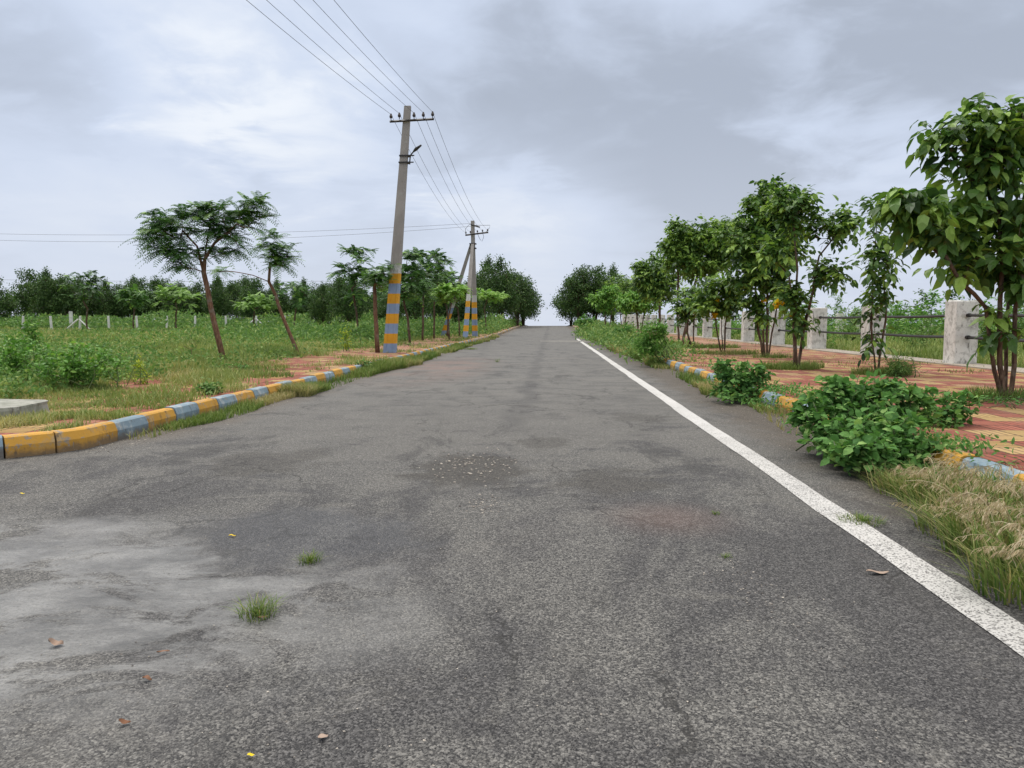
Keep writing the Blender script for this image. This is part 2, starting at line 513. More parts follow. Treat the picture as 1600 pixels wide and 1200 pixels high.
m, b = material('porcelain')
finish(b, (0.03, 0.018, 0.014), 0.25, 0.5)
M['porcelain'] = m

# soil under the grass
m, b = material('field_soil')
p = wpos(b)
n = b.noise(p, 0.7, 6, 0.6)
n2 = b.noise(p, 11, 5, 0.65)
c = b.mix(b.sm(n, 0.35, 0.65), (0.10, 0.16, 0.04), (0.17, 0.22, 0.06))
c = b.mix(b.sm(b.noise(p, 1.3, 6, 0.7), 0.48, 0.62, 0.0, 0.8), c, (0.25, 0.15, 0.09))
finish(b, c, 0.95, 0.1, n2, 0.04, 0.8)
M['soil'] = m

# paver pavement: basket weave of ribbed blocks in red and mustard, dusty
m, b = material('pavers')
p = wpos(b)
jit = b.vm('SCALE', b.vm('SUBTRACT', b.noise(p, 3.0, 3, out=1), (0.5, 0.5, 0.5)), scale=0.035)
pj = b.vm('ADD', p, jit)
T = 0.30
cell = b.vm('FLOOR', b.vm('SCALE', pj, scale=1 / T))
cx, cy, cz = b.xyz(cell)
fx, fy, fz = b.xyz(b.vm('FRACTION', b.vm('SCALE', pj, scale=1 / T)))
par = b.m('MODULO', b.m('ABSOLUTE', b.m('ADD', cx, cy)), 2.0)
wnz = b.n('ShaderNodeTexWhiteNoise', noise_dimensions='2D', i_Vector=b.comb(cx, cy))
bandn = b.noise(b.comb(b.m('MULTIPLY', cx, 0.55), b.m('MULTIPLY', cy, 0.28)), 1.0, 1, 0.5)
wv = b.m('MODULO', b.m('ABSOLUTE', b.m('ADD', cy, b.m('MULTIPLY', b.m('MODULO', b.m('ABSOLUTE', cx), 4.0), 0.75))), 5.0)
sel = b.m('ADD', b.m('MULTIPLY', b.sm(wv, 1.9, 2.2), 0.75), b.m('MULTIPLY', b.m('SUBTRACT', wnz.outputs[0], 0.5), 0.9))
sel = b.m('ADD', sel, b.m('MULTIPLY', b.m('SUBTRACT', bandn, 0.42), 1.0))
red = b.mix(wnz.outputs[0], (0.20, 0.055, 0.040), (0.33, 0.115, 0.080))
yel = b.mix(wnz.outputs[0], (0.33, 0.21, 0.08), (0.44, 0.31, 0.14))
c = b.mix(b.sm(sel, 0.36, 0.46), yel, red)
sx = b.m('ABSOLUTE', b.m('SUBTRACT', b.m('FRACT', b.m('MULTIPLY', fx, 4.0)), 0.5))
sy = b.m('ABSOLUTE', b.m('SUBTRACT', b.m('FRACT', b.m('MULTIPLY', fy, 4.0)), 0.5))
rib = b.m('ADD', b.m('MULTIPLY', sx, par), b.m('MULTIPLY', sy, b.m('SUBTRACT', 1.0, par)))
ribm = b.sm(rib, 0.34, 0.44)
ex = b.m('ABSOLUTE', b.m('SUBTRACT', fx, 0.5)); ey = b.m('ABSOLUTE', b.m('SUBTRACT', fy, 0.5))
joint = b.sm(b.m('MAXIMUM', ex, ey), 0.455, 0.482)
groove = b.m('MAXIMUM', b.m('MULTIPLY', ribm, 0.85), joint)
c = b.mix(b.m('MULTIPLY', groove, 0.9), c, (0.05, 0.035, 0.024))
dn = b.noise(b.vm('MULTIPLY', p, (1, 0.6, 1)), 1.6, 7, 0.65, 0.5)
X, Y, Z = b.xyz(p)
fardust = b.sm(Y, 12.0, 34.0, 0.0, 0.45)
c = b.mix(b.m('ADD', b.sm(dn, 0.48, 0.70, 0.0, 0.45), b.m('MULTIPLY', fardust, b.sm(dn, 0.3, 0.55))), c, (0.34, 0.225, 0.16))
c = b.mix(b.sm(b.noise(p, 3, 6, 0.7), 0.54, 0.70, 0.0, 0.6), c, (0.14, 0.10, 0.065))
finish(b, c, 0.9, 0.2, b.m('SUBTRACT', b.m('MULTIPLY', b.noise(p, 40, 3), 0.4), groove), 0.01, 0.7)
M['pavers'] = m
m, b = material('stone_chip')
at = b.n('ShaderNodeAttribute', attribute_name='tint').outputs['Fac']
c = b.mix(at, (0.10, 0.09, 0.085), (0.50, 0.46, 0.40))
finish(b, c, 0.85, 0.25, b.noise(wpos(b), 90, 3), 0.003, 0.6)
M['chip'] = m
m, b = material('dry_leaf')
at = b.n('ShaderNodeAttribute', attribute_name='tint').outputs['Fac']
c = b.mix(at, (0.16, 0.075, 0.04), (0.33, 0.25, 0.20))
finish(b, c, 0.8, 0.25)
M['dryleaf'] = m

# ------------------------------------------------------------------ setting: ground, roads, kerbs, pavements
LK, RK = -4.0, 2.78          # faces of the kerbs
KH = 0.18
PZ = 0.15


def grid(xs, ys, zf, mat, name, yfun=None):
    g = MB()
    V = []
    for i, y in enumerate(ys):
        for x in xs:
            yy = y if yfun is None else yfun(x, i)
            V.append((x, yy, zf(x, yy)))
    nx = len(xs)
    a = np.arange(len(ys) - 1)[:, None] * nx + np.arange(nx - 1)[None, :]
    a = a.ravel()
    g.add(V, np.stack([a, a + 1, a + 1 + nx, a + nx], 1))
    o = g.build(name, mat, smooth=True)
    return tag(o, kind='structure')


far_y = [-25, -10, 0, 3, 6, 9, 12, 16, 20, 25, 30, 36, 42, 48, 54, 60, 66, 72, 78, 84, 90, 96, 102, 108, 114, 120, 130, 140, 155, 175, 200, 240, 300, 400, 500, 620, 1500, 4000, 8000]
grid([-6000, -1500, -300, -60, -8, 6, 60, 300, 1500, 6000], far_y, lambda x, y: float(gz(y)) - 0.03, M['soil'], 'ground')


def kerb_line_y(x):
    """near edge of the left block of land: kerb turning into the side road"""
    pts = [(-60, 4.6), (-8, 4.6), (-6.5, 4.66), (-5.6, 4.82), (-4.9, 5.15), (-4.37, 5.62), (-4.13, 5.9), (-4.0, 6.08)]
    return float(np.interp(x, [q[0] for q in pts], [q[1] for q in pts]))


# road: main sheet, with the mouth of the side road on the left
rx = [-4.05, -3, -2, -1, 0, 1, 2, 2.83]
ry = [-8, -3, 0, 2, 4, 6, 8, 10, 14, 18, 22, 26, 30, 36, 42, 48, 54, 60, 66, 72, 78, 84, 90, 96, 102, 108, 114, 120, 130, 145]
grid(rx, ry, lambda x, y: float(gz(y)), M['asphalt'], 'road')
grid([-60, -30, -15, -9, -6, -4.05], [-8, -3, 0, 2, 4, 5, 6.35], lambda x, y: 0.0, M['asphalt'], 'side_road')

# land on the left, raised to kerb height
xl = [-260, -160, -110, -80, -60, -50, -42, -36, -31, -27, -24, -21, -18.5, -16.5, -14.5, -13, -11.5, -10.2, -9, -8, -7.2, -6.6, -6, -5.4, -4.9, -4.55, -4.3, -4.13]
yl = np.array([0, .5, 1, 1.6, 2.3, 3, 4, 5, 6.2, 7.6, 9, 11, 13, 15.5, 18, 21, 24, 28, 32, 37, 42, 48, 55, 62, 70, 78, 86, 94, 102, 110, 120, 135, 155, 180])


def left_z(x, y):
    e = min(1, max(0, (-6.4 - x) / 1.5))
    return float(gz(y)) + 0.125 + e * (0.10 * (float(fbm(x * 0.35, y * 0.35, 5)) - 0.35))


grid(xl, list(yl), left_z, M['soil'], 'field', yfun=lambda x, i: kerb_line_y(x) + 0.13 + yl[i])
xr = [2.90, 3.4, 4, 5, 6, 7, 8, 9.3, 10.5, 12, 14, 17, 20, 24, 30, 40, 60, 90, 140, 240]
yr = [-6, -2, 1, 3, 5, 7, 9, 11, 13, 15.5, 18, 21, 24, 28, 32, 37, 42, 48, 55, 62, 70, 78, 86, 94, 102, 110, 120, 135, 155, 180]


def right_z(x, y):
    e = min(1, max(0, (x - 9.2) / 1.5))
    return float(gz(y)) + 0.125 + e * (0.12 * (float(fbm(x * 0.3, y * 0.3, 9)) - 0.4))


grid(xr, yr, right_z, M['soil'], 'verge_land')

# pavements
py_ = [0, .4, .9, 1.6, 2.3, 3, 4, 5, 6.2, 7.6, 9, 11, 13, 15.5, 18, 21, 24, 28, 32, 37, 42, 48, 55, 62, 70, 78, 86, 94]
grid([-6.9, -6.3, -5.8, -5.3, -4.9, -4.6, -4.35, -4.12], py_, lambda x, y: float(gz(y)) + PZ, M['pavers'], 'pavement', yfun=lambda x, i: kerb_line_y(x) + 0.14 + py_[i])
grid([2.92, 4, 5, 6, 7, 8, 8.7, 9.35], [-4, 0, 3, 6, 9, 12, 16, 20, 24, 28, 32, 37, 42, 48, 55, 62, 70, 78, 86, 94], lambda x, y: float(gz(y)) + PZ, M['pavers'], 'pavement')
# concrete strip the pillars stand on
g = MB()
for y0 in np.arange(-4, 94, 7.0):
    g.box((9.0, y0 + 3.5, float(gz(y0 + 3.5)) + 0.10), (0.8, 6.98, 0.15), mi=0)
tag(g.build('fence_footing', M['kerb_back']), kind='structure')


def kerb(path, side, name, blen=0.56, first=0, hmul=None):
    """painted kerb blocks swept along a path; side=+1: the stone body lies to the right of the travel direction"""
    rng = np.random.default_rng(first + 7)
    g = MB()
    path = np.asarray(path, float)
    seg = np.linalg.norm(np.diff(path, axis=0), axis=1)
    cum = np.concatenate([[0], np.cumsum(seg)])
    L = cum[-1]
    s, k = 0.0, first
    prof = [(0.0, -0.04), (-0.005, 0.10), (0.022, KH - 0.012), (0.045, KH), (0.128, KH), (0.13, -0.04)]
    while s < L - 0.1:
        l = blen * rng.uniform(0.92, 1.08)
        brk = [q for q in cum if s + 0.05 < q < s + l - 0.05]
        st = [s] + brk + [min(L, s + l - (0.012 if rng.random() < 0.45 else 0.002))]
        dz0, dx0 = rng.normal(0, 0.006), rng.normal(0, 0.006)
        V = []
        for q in st:
            x = np.interp(q, cum, path[:, 0]); y = np.interp(q, cum, path[:, 1])
            e = 0.05
            tx = np.interp(min(L, q + e), cum, path[:, 0]) - np.interp(max(0, q - e), cum, path[:, 0])
            ty = np.interp(min(L, q + e), cum, path[:, 1]) - np.interp(max(0, q - e), cum, path[:, 1])
            n = math.hypot(tx, ty); nx, ny = ty / n * side, -tx / n * side
            for (a, z) in prof:
                V.append((x + nx * (a + dx0), y + ny * (a + dx0), float(gz(y)) + z + (dz0 if z > 0.05 else 0)))
        m6 = len(prof); fs = []
        for i in range(len(st) - 1):
            for j in range(m6 - 1):
                fs.append((i * m6 + j, (i + 1) * m6 + j, (i + 1) * m6 + j + 1, i * m6 + j + 1))
        g.add(V, fs + [tuple(range(m6)), tuple(range((len(st) - 1) * m6, len(st) * m6))], mi=k % 2)
        s += l; k += 1
    return tag(g.build(name, [M['k_yellow'], M['k_blue']]), kind='structure')


lp = [(-30, 4.6), (-8, 4.6), (-6.5, 4.66), (-5.6, 4.82), (-4.9, 5.15), (-4.38, 5.61)]
kerb(lp, -1, 'kerb', 0.56, 1)
kerb([(-4.37, 5.62), (-4.14, 5.88)], -1, 'kerb', 0.60, 0)
kerb([(-4.13, 5.89), (-4.02, 6.10), (-4.0, 6.53)], -1, 'kerb', 0.9, 0)
kerb([(-4.0, 6.54), (-4.0, 96)], -1, 'kerb', 0.535, 1)
kerb([(2.78, -3), (2.78, 96)], 1, 'kerb', 0.58, 0)

# white edge line
g = MB()
rng = np.random.default_rng(3)
ys = np.arange(-2, 47, 0.35)
hole = 0
V = []
for i, y in enumerate(ys):
    wob = 0.016 * (vnoise(y * 0.9, 0.5, 3) - 0.5) * 2
    V.append((1.55 + wob + rng.normal(0, .003), y, float(gz(y)) + 0.004)); V.append((1.715 + wob * 0.6 + rng.normal(0, .003), y, float(gz(y)) + 0.004))
fs = [(2 * i, 2 * i + 1, 2 * i + 3, 2 * i + 2) for i in range(len(ys) - 1)]
g.add(V, fs)
tag(g.build('road_marking', M['paint']), kind='structure')
# pale cement strip across the carriageway far off
g = MB()
g.add([(-0.6, 40.6, 0.004), (2.7, 40.2, 0.004), (2.7, 41.4, 0.004), (-0.6, 41.5, 0.004)], [(0, 1, 2, 3)])
m, b = material('cement_strip')
finish(b, b.mix(b.noise(wpos(b), 2.0, 5), (0.20, 0.19, 0.17), (0.36, 0.34, 0.31)), 0.9, 0.2)
tag(g.build('cement_strip', m), kind='structure')


# ------------------------------------------------------------------ foliage machinery
LEAF_V = np.array([(0, 0, 0), (.5, 0, .06), (1, 0, -.10), (.22, -.40, .08), (.64, -.36, .06), (.22, .40, .08), (.64, .36, .06)])
LEAF_Q = np.array([(0, 3, 4, 1), (0, 1, 6, 5)])
LEAF_T = np.array([(1, 4, 2), (1, 2, 6)])


def unit(a):
    return a / (np.linalg.norm(a, axis=-1, keepdims=True) + 1e-9)


def add_leaves(mb, pos, dirs, nrm, length, width, tint, mi=0):
    pos = np.asarray(pos); n = len(pos)
    rj = np.random.default_rng(n)
    tint = np.where(rj.random(n) < .05, .98, np.broadcast_to(tint, (n,)))
    length = np.broadcast_to(length, (n,)) * np.where(rj.random(n) < .25, .6, 1.0)
    d = unit(dirs); s = unit(np.cross(nrm, d)); u = np.cross(d, s)
    length = np.broadcast_to(length, (n,)); width = np.broadcast_to(width, (n,))
    t = LEAF_V
    V = pos[:, None, :] + d[:, None, :] * (t[None, :, 0, None] * length[:, None, None]) + s[:, None, :] * (t[None, :, 1, None] * width[:, None, None]) \
        + u[:, None, :] * (t[None, :, 2, None] * length[:, None, None])
    off = (np.arange(n) * 7)[:, None, None]
    b0 = mb.n
    mb.v.append(V.reshape(-1, 3)); mb.t.append(np.repeat(np.broadcast_to(tint, (n,)), 7))
    mb.f.append((LEAF_Q[None] + off).reshape(-1, 4) + b0); mb.mi.append(np.full(2 * n, mi))
    mb.f.append((LEAF_T[None] + off).reshape(-1, 3) + b0); mb.mi.append(np.full(2 * n, mi))
    mb.n += 7 * n


def add_blades(mb, base, h, lean, lamt, wid, tint, segs=2, mi=0):
    """curved tapering grass blades; lean: unit xy direction angle"""
    n = len(base)
    h = np.broadcast_to(h, (n,)); lamt = np.broadcast_to(lamt, (n,)); wid = np.broadcast_to(wid, (n,))
    ld = np.stack([np.cos(lean), np.sin(lean), np.zeros(n)], 1)
    sd_ = np.stack([-np.sin(lean), np.cos(lean), np.zeros(n)], 1)
    rows = []
    for k in range(segs):
        t = k / segs
        c = base + ld * (h * lamt * t ** 1.8)[:, None] + np.array((0, 0, 1.0)) * (h * (t - 0.25 * lamt * t * t))[:, None]
        ww = (wid * (1 - 0.55 * t))[:, None]
        rows.append(c - sd_ * ww / 2); rows.append(c + sd_ * ww / 2)
    tip = base + ld * (h * lamt)[:, None] + np.array((0, 0, 1.0)) * (h * (1 - 0.25 * lamt))[:, None]
    rows.append(tip)
    k = 2 * segs + 1
    V = np.stack(rows, 1)
    off = (np.arange(n) * k)[:, None]
    b0 = mb.n
    mb.v.append(V.reshape(-1, 3)); mb.t.append(np.repeat(np.broadcast_to(tint, (n,)), k))
    for q in range(segs - 1):
        mb.f.append(off + np.array([[2 * q, 2 * q + 1, 2 * q + 3, 2 * q + 2]]) + b0); mb.mi.append(np.full(n, mi))
    mb.f.append(off + np.array([[2 * segs - 2, 2 * segs - 1, 2 * segs]]) + b0); mb.mi.append(np.full(n, mi))
    mb.n += n * k


def in_blob(rng, c, r, n, shell=0.45):
    d = unit(rng.normal(size=(n, 3)))
    q = rng.random(n) ** shell
    return np.asarray(c) + d * q[:, None] * np.asarray(r)


def grow(trunks, attract, rng, step=0.3, up=0.16, tip=0.005, expo=2.0, base_r=None):
    """trunks: polylines with radii; every attractor gets a limb from the best nearby node"""
    pos, par, fix = [], [], []
    for pts in trunks:
        pts = np.asarray(pts, float)
        dn = [pts[0]]
        for a, c in zip(pts[:-1], pts[1:]):
            k = max(1, int(np.linalg.norm(c - a) / step))
            for j in range(1, k + 1):
                dn.append(a + (c - a) * j / k + (rng.normal(0, 0.012, 3) if j < k else 0))
        st = len(pos)
        near = None
        if pos:
            dd = np.linalg.norm(np.array(pos) - dn[0], axis=1)
            if dd.min() < 0.05: near = int(dd.argmin())
        prev = -1
        for j, q in enumerate(dn):
            if j == 0 and near is not None:
                prev = near
                continue
            pos.append(q); par.append(prev); prev = len(pos) - 1
    ntr = len(pos)
    tops = np.array([np.asarray(t)[-1] for t in trunks])
    o = np.argsort([np.min(np.linalg.norm(tops - a, axis=1)) for a in attract])
    zmin = min(np.asarray(t)[:, 2].max() * 0.45 + np.asarray(t)[0][2] * 0.55 for t in trunks)
    ends = []
    for i in o:
        a = attract[i]
        A = np.array(pos)
        dd = np.linalg.norm(A - a, axis=1) + 0.55 * np.clip(A[:, 2] - a[2] + 0.1, 0, None) + 2.0 * (A[:, 2] < zmin)
        j = int(dd.argmin())
        p0 = A[j]
        L = np.linalg.norm(a - p0)
        k = max(2, int(L / step) + 1)
        prev = j
        sag = rng.uniform(0.3, 1.3) * up * L
        side = rng.normal(0, 0.05, 3) * L
        for q in range(1, k + 1):
            t = q / k
            pt = p0 + (a - p0) * t + np.array((0, 0, 1.0)) * (-sag * math.sin(PI * t) * 0.6) + side * math.sin(PI * t)
            pos.append(pt); par.append(prev); prev = len(pos) - 1
        ends.append(prev)
    pos = np.array(pos); par = np.array(par)
    acc = np.zeros(len(pos))
    for i in range(len(pos) - 1, -1, -1):
        if acc[i] == 0: acc[i] = tip ** expo
        if par[i] >= 0: acc[par[i]] += acc[i]
    r = acc ** (1 / expo)
    if base_r:
        rb = r[par == -1].max()
        r = tip + (r - tip) * (base_r - tip) / max(1e-6, rb - tip)
        zn = (pos[:, 2] - pos[:, 2].min()) / (np.ptp(pos[:, 2]) + 1e-6)
        r = np.maximum(tip * .8, r * (1 - 0.38 * zn))
        fl = np.zeros(len(r)); fl[:ntr] = base_r * .42 * (1 - .55 * np.clip(zn[:ntr] * 1.3, 0, 1))
        r = np.maximum(r, fl)
    return pos, par, r, ends


def skeleton_mesh(pos, par, r, sides=6, rmin=0.0):
    mb = MB()
    ch = {}
    for i, p_ in enumerate(par):
        ch.setdefault(int(p_), []).append(i)
    stack = [(-1, i) for i in ch.get(-1, [])]
    while stack:
        p_, i = stack.pop()
        chain = [i] if p_ < 0 else [p_, i]
        while ch.get(i):
            k = max(ch[i], key=lambda q: r[q])
            for q in ch[i]:
                if q != k: stack.append((i, q))
            chain.append(k); i = k
        if p_ >= 0 and r[chain[1]] < rmin: continue
        rr = r[chain].copy()
        if p_ >= 0: rr[0] = min(rr[0], rr[1] * 1.15)
        if len(chain) >= 2:
            mb.tube(pos[chain], rr, sides if rr[0] > 0.012 else 4)
    return mb


def terminal_dirs(pos, par, ends):
    d = []
    for e in ends:
        q = par[e]
        q2 = par[q] if q >= 0 and par[q] >= 0 else q
        d.append(pos[e] - pos[q2])
    return unit(np.array(d))


def compound_leaves(mb, pts, dirs, rng, per=4, pairs=3, rach=0.20, ll=0.11, lw=0.075, young=None, mi=0, droop=0.5):
    """pinnate leaves of broad leaflets hanging round each twig end"""
    P0, D0, N0, T0, S0 = [], [], [], [], []
    for p, d in zip(pts, dirs):
        for k in range(rng.poisson(per) + 1):
            v = unit(d * 0.5 + rng.normal(0, 0.8, 3) + np.array((0, 0, 0.12)))
            start = p - d * rng.uniform(0, 0.22) + rng.normal(0, 0.02, 3)
            lt = np.clip(rng.normal(0.42, 0.16), 0, 1)
            if young is not None and rng.random() < young * .8: lt = rng.uniform(0.6, 1.0)
            sc = rng.uniform(0.75, 1.15)
            side = unit(np.cross(v, (0, 0, 1.0)) + rng.normal(0, 0.15, 3))
            for j in range(pairs + 1):
                t = (j + 0.6) / (pairs + 0.6)
                q = start + v * rach * sc * t + np.array((0, 0, -1.0)) * droop * 0.25 * rach * t * t
                if j == pairs:
                    ds = [v * 0.8 + np.array((0, 0, -droop))]
                else:
                    ds = [v * 0.45 + side * s_ + np.array((0, 0, -droop * rng.uniform(0.5, 1.5))) for s_ in (-1, 1)]
                for dd in ds:
                    P0.append(q); D0.append(dd + rng.normal(0, 0.15, 3)); N0.append(np.array((0, 0, 1.0)) + rng.normal(0, 0.35, 3))
                    T0.append(np.clip(lt + rng.normal(0, 0.06), 0, 1)); S0.append(sc * rng.uniform(0.6, 1.2))
    S0 = np.array(S0)
    add_leaves(mb, np.array(P0), np.array(D0), np.array(N0), ll * S0, lw * S0, np.array(T0), mi)


def fronds(mb, pts, dirs, rng, per=6, fl=0.45, pairs=11, pl_=0.11, pw_=0.026, tintm=0.4, mi=0):
    """feathery bipinnate fronds arching out of each twig end"""
    for p, d in zip(pts, dirs):
        n = rng.poisson(per * .8) + 2
        a0 = rng.uniform(0, 2 * PI)
        for k in range(n):
            a = a0 + k * 2.4
            out = np.array((math.cos(a), math.sin(a), 0.0))
            v = unit(out * rng.uniform(0.6, 1.1) + d * 0.5 + np.array((0, 0, rng.uniform(0.0, 0.75))))
            L = fl * rng.uniform(0.7, 1.2)
            t = (np.arange(pairs) + 0.7) / pairs
            drp = rng.uniform(0.25, 0.85)
            base = p + v * (L * t)[:, None] + np.array((0, 0, -1.0)) * (drp * L * t ** 2)[:, None] - d * rng.uniform(0, 0.12)
            tan = unit(v + np.array((0, 0, -1.0)) * (2 * drp * t)[:, None])
            side = unit(np.cross(tan, (0, 0, 1.0)) + 1e-4)
            ln = pl_ * np.sin(PI * (0.12 + 0.80 * t)) ** 0.7 * rng.uniform(0.85, 1.1)
            tt = np.clip(rng.normal(tintm, 0.13), 0, 1)
            if rng.random() < 0.12: tt = rng.uniform(0.7, 1)
            for s_ in (-1, 1):
                dd = side * s_ + tan * 0.55 + np.array((0, 0, -0.28)) + rng.normal(0, 0.06, (pairs, 3))
                e = unit(dd) * ln[:, None]
                wv_ = unit(tan) * (pw_ / 2)
                V = np.stack([base - wv_ * 0.6, base + wv_ * 0.6, base + e * 0.6 + wv_, base + e, base + e * 0.6 - wv_], 1)
                mb.add(V.reshape(-1, 3), (np.arange(pairs) * 5)[:, None] + np.array([[0, 1, 2, 3, 4]]), tt, mi)


def flower(c, rng, n=16, r=0.09, s=0.05):
    mb = MB()
    pos = in_blob(rng, c, (r * .5, r * .5, r * .5), n, .8)
    add_leaves(mb, pos, unit(rng.normal(size=(n, 3)) + np.array((0, 0, .4))), rng.normal(size=(n, 3)), s, s, rng.random(n))
    return mb


def pong_tree(label, base, stems, blobs, seed, group='broad leaved trees planted along the right pavement', br=0.05, per=4, ll=0.12, lw=0.078, young=0.35, flowers=(), leafmat='leaf_pong', name='broadleaf_tree', bark='bark', pairs=3, droop=0.6, rach=None, tip=0.0045, up=0.16):
    rng = np.random.default_rng(seed)
    t = thing(name, label, 'tree', tuple(base), group)
    stems = [st if np.linalg.norm(st[0] - base) < .01 or np.linalg.norm(st[0] - base) > .4 else np.concatenate([[base], [st[0] * .9 + base * .1 + (0, 0, .06)], st[1:]]) for st in stems]
    att = np.concatenate([in_blob(rng, c, r, n) for (c, r, n) in blobs])
    pos, par, r, ends = grow(stems, att, rng, base_r=br, tip=tip, up=up)
    skeleton_mesh(pos, par, r).build('trunk', M[bark], t, loc=base, smooth=True)
    mb = MB()
    compound_leaves(mb, pos[ends], terminal_dirs(pos, par, ends), rng, per=per, pairs=pairs, rach=rach or ll * 1.75, ll=ll, lw=lw, young=young, droop=droop)
    mb.build('crown', M[leafmat], t, loc=base)
    for f in flowers:
        flower(f[0], rng, 20, f[1], f[1] * 0.9).build('flower_cluster', M['petal'], t, loc=base)
    return t


def stem_to(base, *pts):
    return np.array([base] + [np.asarray(q) for q in pts])


def B(px, py, rx, ry, depth, n, ry_depth=None):
    s = depth / F
    return (P(px, py, depth), (rx * s, (ry_depth or rx * s * 0.9), ry * s), n)


# ------------------------------------------------------------------ right row of trees
b1 = G(1567, 624, PZ); D = b1[1]
st = [stem_to(b1, P(1548, 540, D), P(1540, 480, D + .1), P(1500, 440, D - .2), P(1478, 400, D - .2)),
      stem_to(b1 + (0.03, 0.02, 0), P(1562, 520, D), P(1566, 420, D), P(1560, 330, D), P(1530, 250, D - .1)),
      stem_to(b1 + (0.10, 0.0, 0), P(1585, 520, D), P(1594, 440, D), P(1620, 340, D), P(1630, 240, D)),
      stem_to(b1 + (0.06, 0.06, 0), P(1572, 520, D + .15), P(1580, 430, D + .3), P(1600, 330, D + .3))]
pong_tree('large multi-stemmed tree with big glossy leaves at the right edge, nearest of the right row', b1, st,
          [B(1500, 200, 56, 40, D, 18), B(1580, 195, 60, 44, D, 26), B(1535, 265, 62, 30, D, 20), B(1575, 330, 80, 44, D, 40), B(1415, 318, 55, 26, D - .3, 20), B(1470, 360, 50, 30, D - .2, 16),
           B(1540, 395, 60, 32, D, 18), B(1660, 320, 80, 120, D + .2, 30), B(1595, 430, 30, 34, D, 9), B(1575, 500, 30, 30, D, 4)], 11, br=0.060, per=2.4, ll=0.225, lw=0.13, young=0.42, pairs=2, rach=.24, droop=.8)

b2 = G(1368, 585, PZ); D = b2[1]
pong_tree('slender two-stemmed sapling in front of the second fence pillar, leafy from low down', b2,
          [stem_to(b2, P(1362, 500, D), P(1366, 400, D), P(1370, 330, D)), stem_to(b2 + (.05, 0, 0), P(1384, 500, D), P(1382, 420, D), P(1394, 380, D))],
          [B(1374, 330, 26, 36, D, 16), B(1378, 405, 34, 48, D, 26), B(1370, 480, 26, 36, D, 13), B(1366, 535, 14, 26, D, 4)], 12, br=0.026, per=2.4, ll=0.165, lw=0.092, young=0.35, pairs=2)

b3 = G(1243, 577, PZ); D = b3[1]
pong_tree('tree with a forked pale trunk and open crown spreading right towards the fence', b3,
          [stem_to(b3, P(1241, 500, D), P(1233, 430, D), P(1205, 400, D)), stem_to(P(1241, 500, D), P(1246, 420, D), P(1240, 350, D)),
           stem_to(b3 + (.12, .2, 0), P(1256, 510, D + .1), P(1270, 455, D + .1), P(1280, 400, D), P(1300, 375, D))],
          [B(1298, 350, 36, 26, D, 26), B(1292, 430, 34, 16, D, 15), B(1240, 330, 36, 42, D + .2, 30), B(1215, 390, 22, 26, D, 12), B(1238, 470, 34, 26, D, 15), B(1262, 500, 16, 18, D, 4)], 13, br=0.055, per=3.6, ll=0.165, lw=0.10, young=0.5,
          flowers=[(P(1216, 478, D - .1), 0.13), (P(1236, 490, D), 0.07)])

b4 = G(1192, 558, PZ); D = b4[1]
pong_tree('tallest dense-crowned tree of the right row with four dark stems at its foot', b4,
          [stem_to(b4, P(1183, 500, D), P(1180, 440, D), P(1170, 380, D)), stem_to(b4 + (.05, 0, 0), P(1191, 480, D), P(1193, 400, D), P(1205, 320, D)),
           stem_to(b4 + (.12, .0, 0), P(1200, 500, D), P(1198, 430, D), P(1225, 370, D)), stem_to(b4 + (.2, .1, 0), P(1206, 520, D), P(1214, 480, D))],
          [B(1212, 318, 42, 36, D, 60), B(1180, 370, 56, 40, D, 90), B(1226, 380, 42, 46, D, 60), B(1180, 425, 44, 32, D, 60), B(1215, 445, 26, 26, D, 22), B(1178, 480, 24, 22, D, 10)], 14, br=0.06, per=4.2, ll=0.175, lw=0.11, young=0.45,
          flowers=[(P(1193, 470, D - .3), 0.09)])

b5 = G(1127, 553, PZ); D = b5[1]
pong_tree('short bushy tree on several thin dark stems rising from one grass ring', b5,
          [stem_to(b5, P(1119, 510, D), P(1115, 465, D)), stem_to(b5 + (.04, 0, 0), P(1127, 500, D), P(1128, 455, D)), stem_to(b5 + (.1, 0, 0), P(1133, 510, D), P(1138, 460, D))],
          [B(1124, 455, 38, 26, D, 56), B(1108, 482, 24, 16, D, 16), B(1142, 482, 20, 16, D, 14)], 15, br=0.04, per=3.6, ll=0.17, lw=0.10, young=0.7, leafmat='leaf_pong',
          flowers=[(P(1116, 494, D - .2), 0.12), (P(1121, 470, D - .3), 0.08)])

b6 = G(1080, 543, PZ); D = b6[1]
pong_tree('low round tree with a curved double trunk and yellow blossoms', b6,
          [stem_to(b6, P(1074, 520, D), P(1075, 500, D), P(1080, 480, D)), stem_to(b6 + (.1, 0, 0), P(1084, 510, D), P(1085, 475, D))],
          [B(1082, 470, 34, 24, D, 50), B(1070, 488, 24, 14, D, 16)], 16, br=0.05, per=3.8, ll=0.19, lw=0.11, young=0.5,
          flowers=[(P(1086, 490, D - .2), 0.14), (P(1078, 482, D - .3), 0.1), (P(1093, 484, D), .1)])

D = 30.0; b7 = np.array((P(1062, 500, D)[0], D, PZ))
pong_tree('wide tall tree with a flat underside behind the blossoming tree', b7,
          [stem_to(b7, P(1058, 480, D), P(1060, 430, D), P(1050, 390, D)), stem_to(b7 + (.15, 0, 0), P(1078, 470, D), P(1090, 430, D), P(1110, 400, D))],
          [B(1065, 385, 36, 34, D, 90), B(1115, 378, 48, 34, D, 140), B(1155, 365, 34, 34, D, 80), B(1058, 348, 14, 14, D, 6), B(1090, 415, 54, 18, D, 74)], 17, br=0.08, per=4, ll=0.21, lw=0.125, young=0.75)

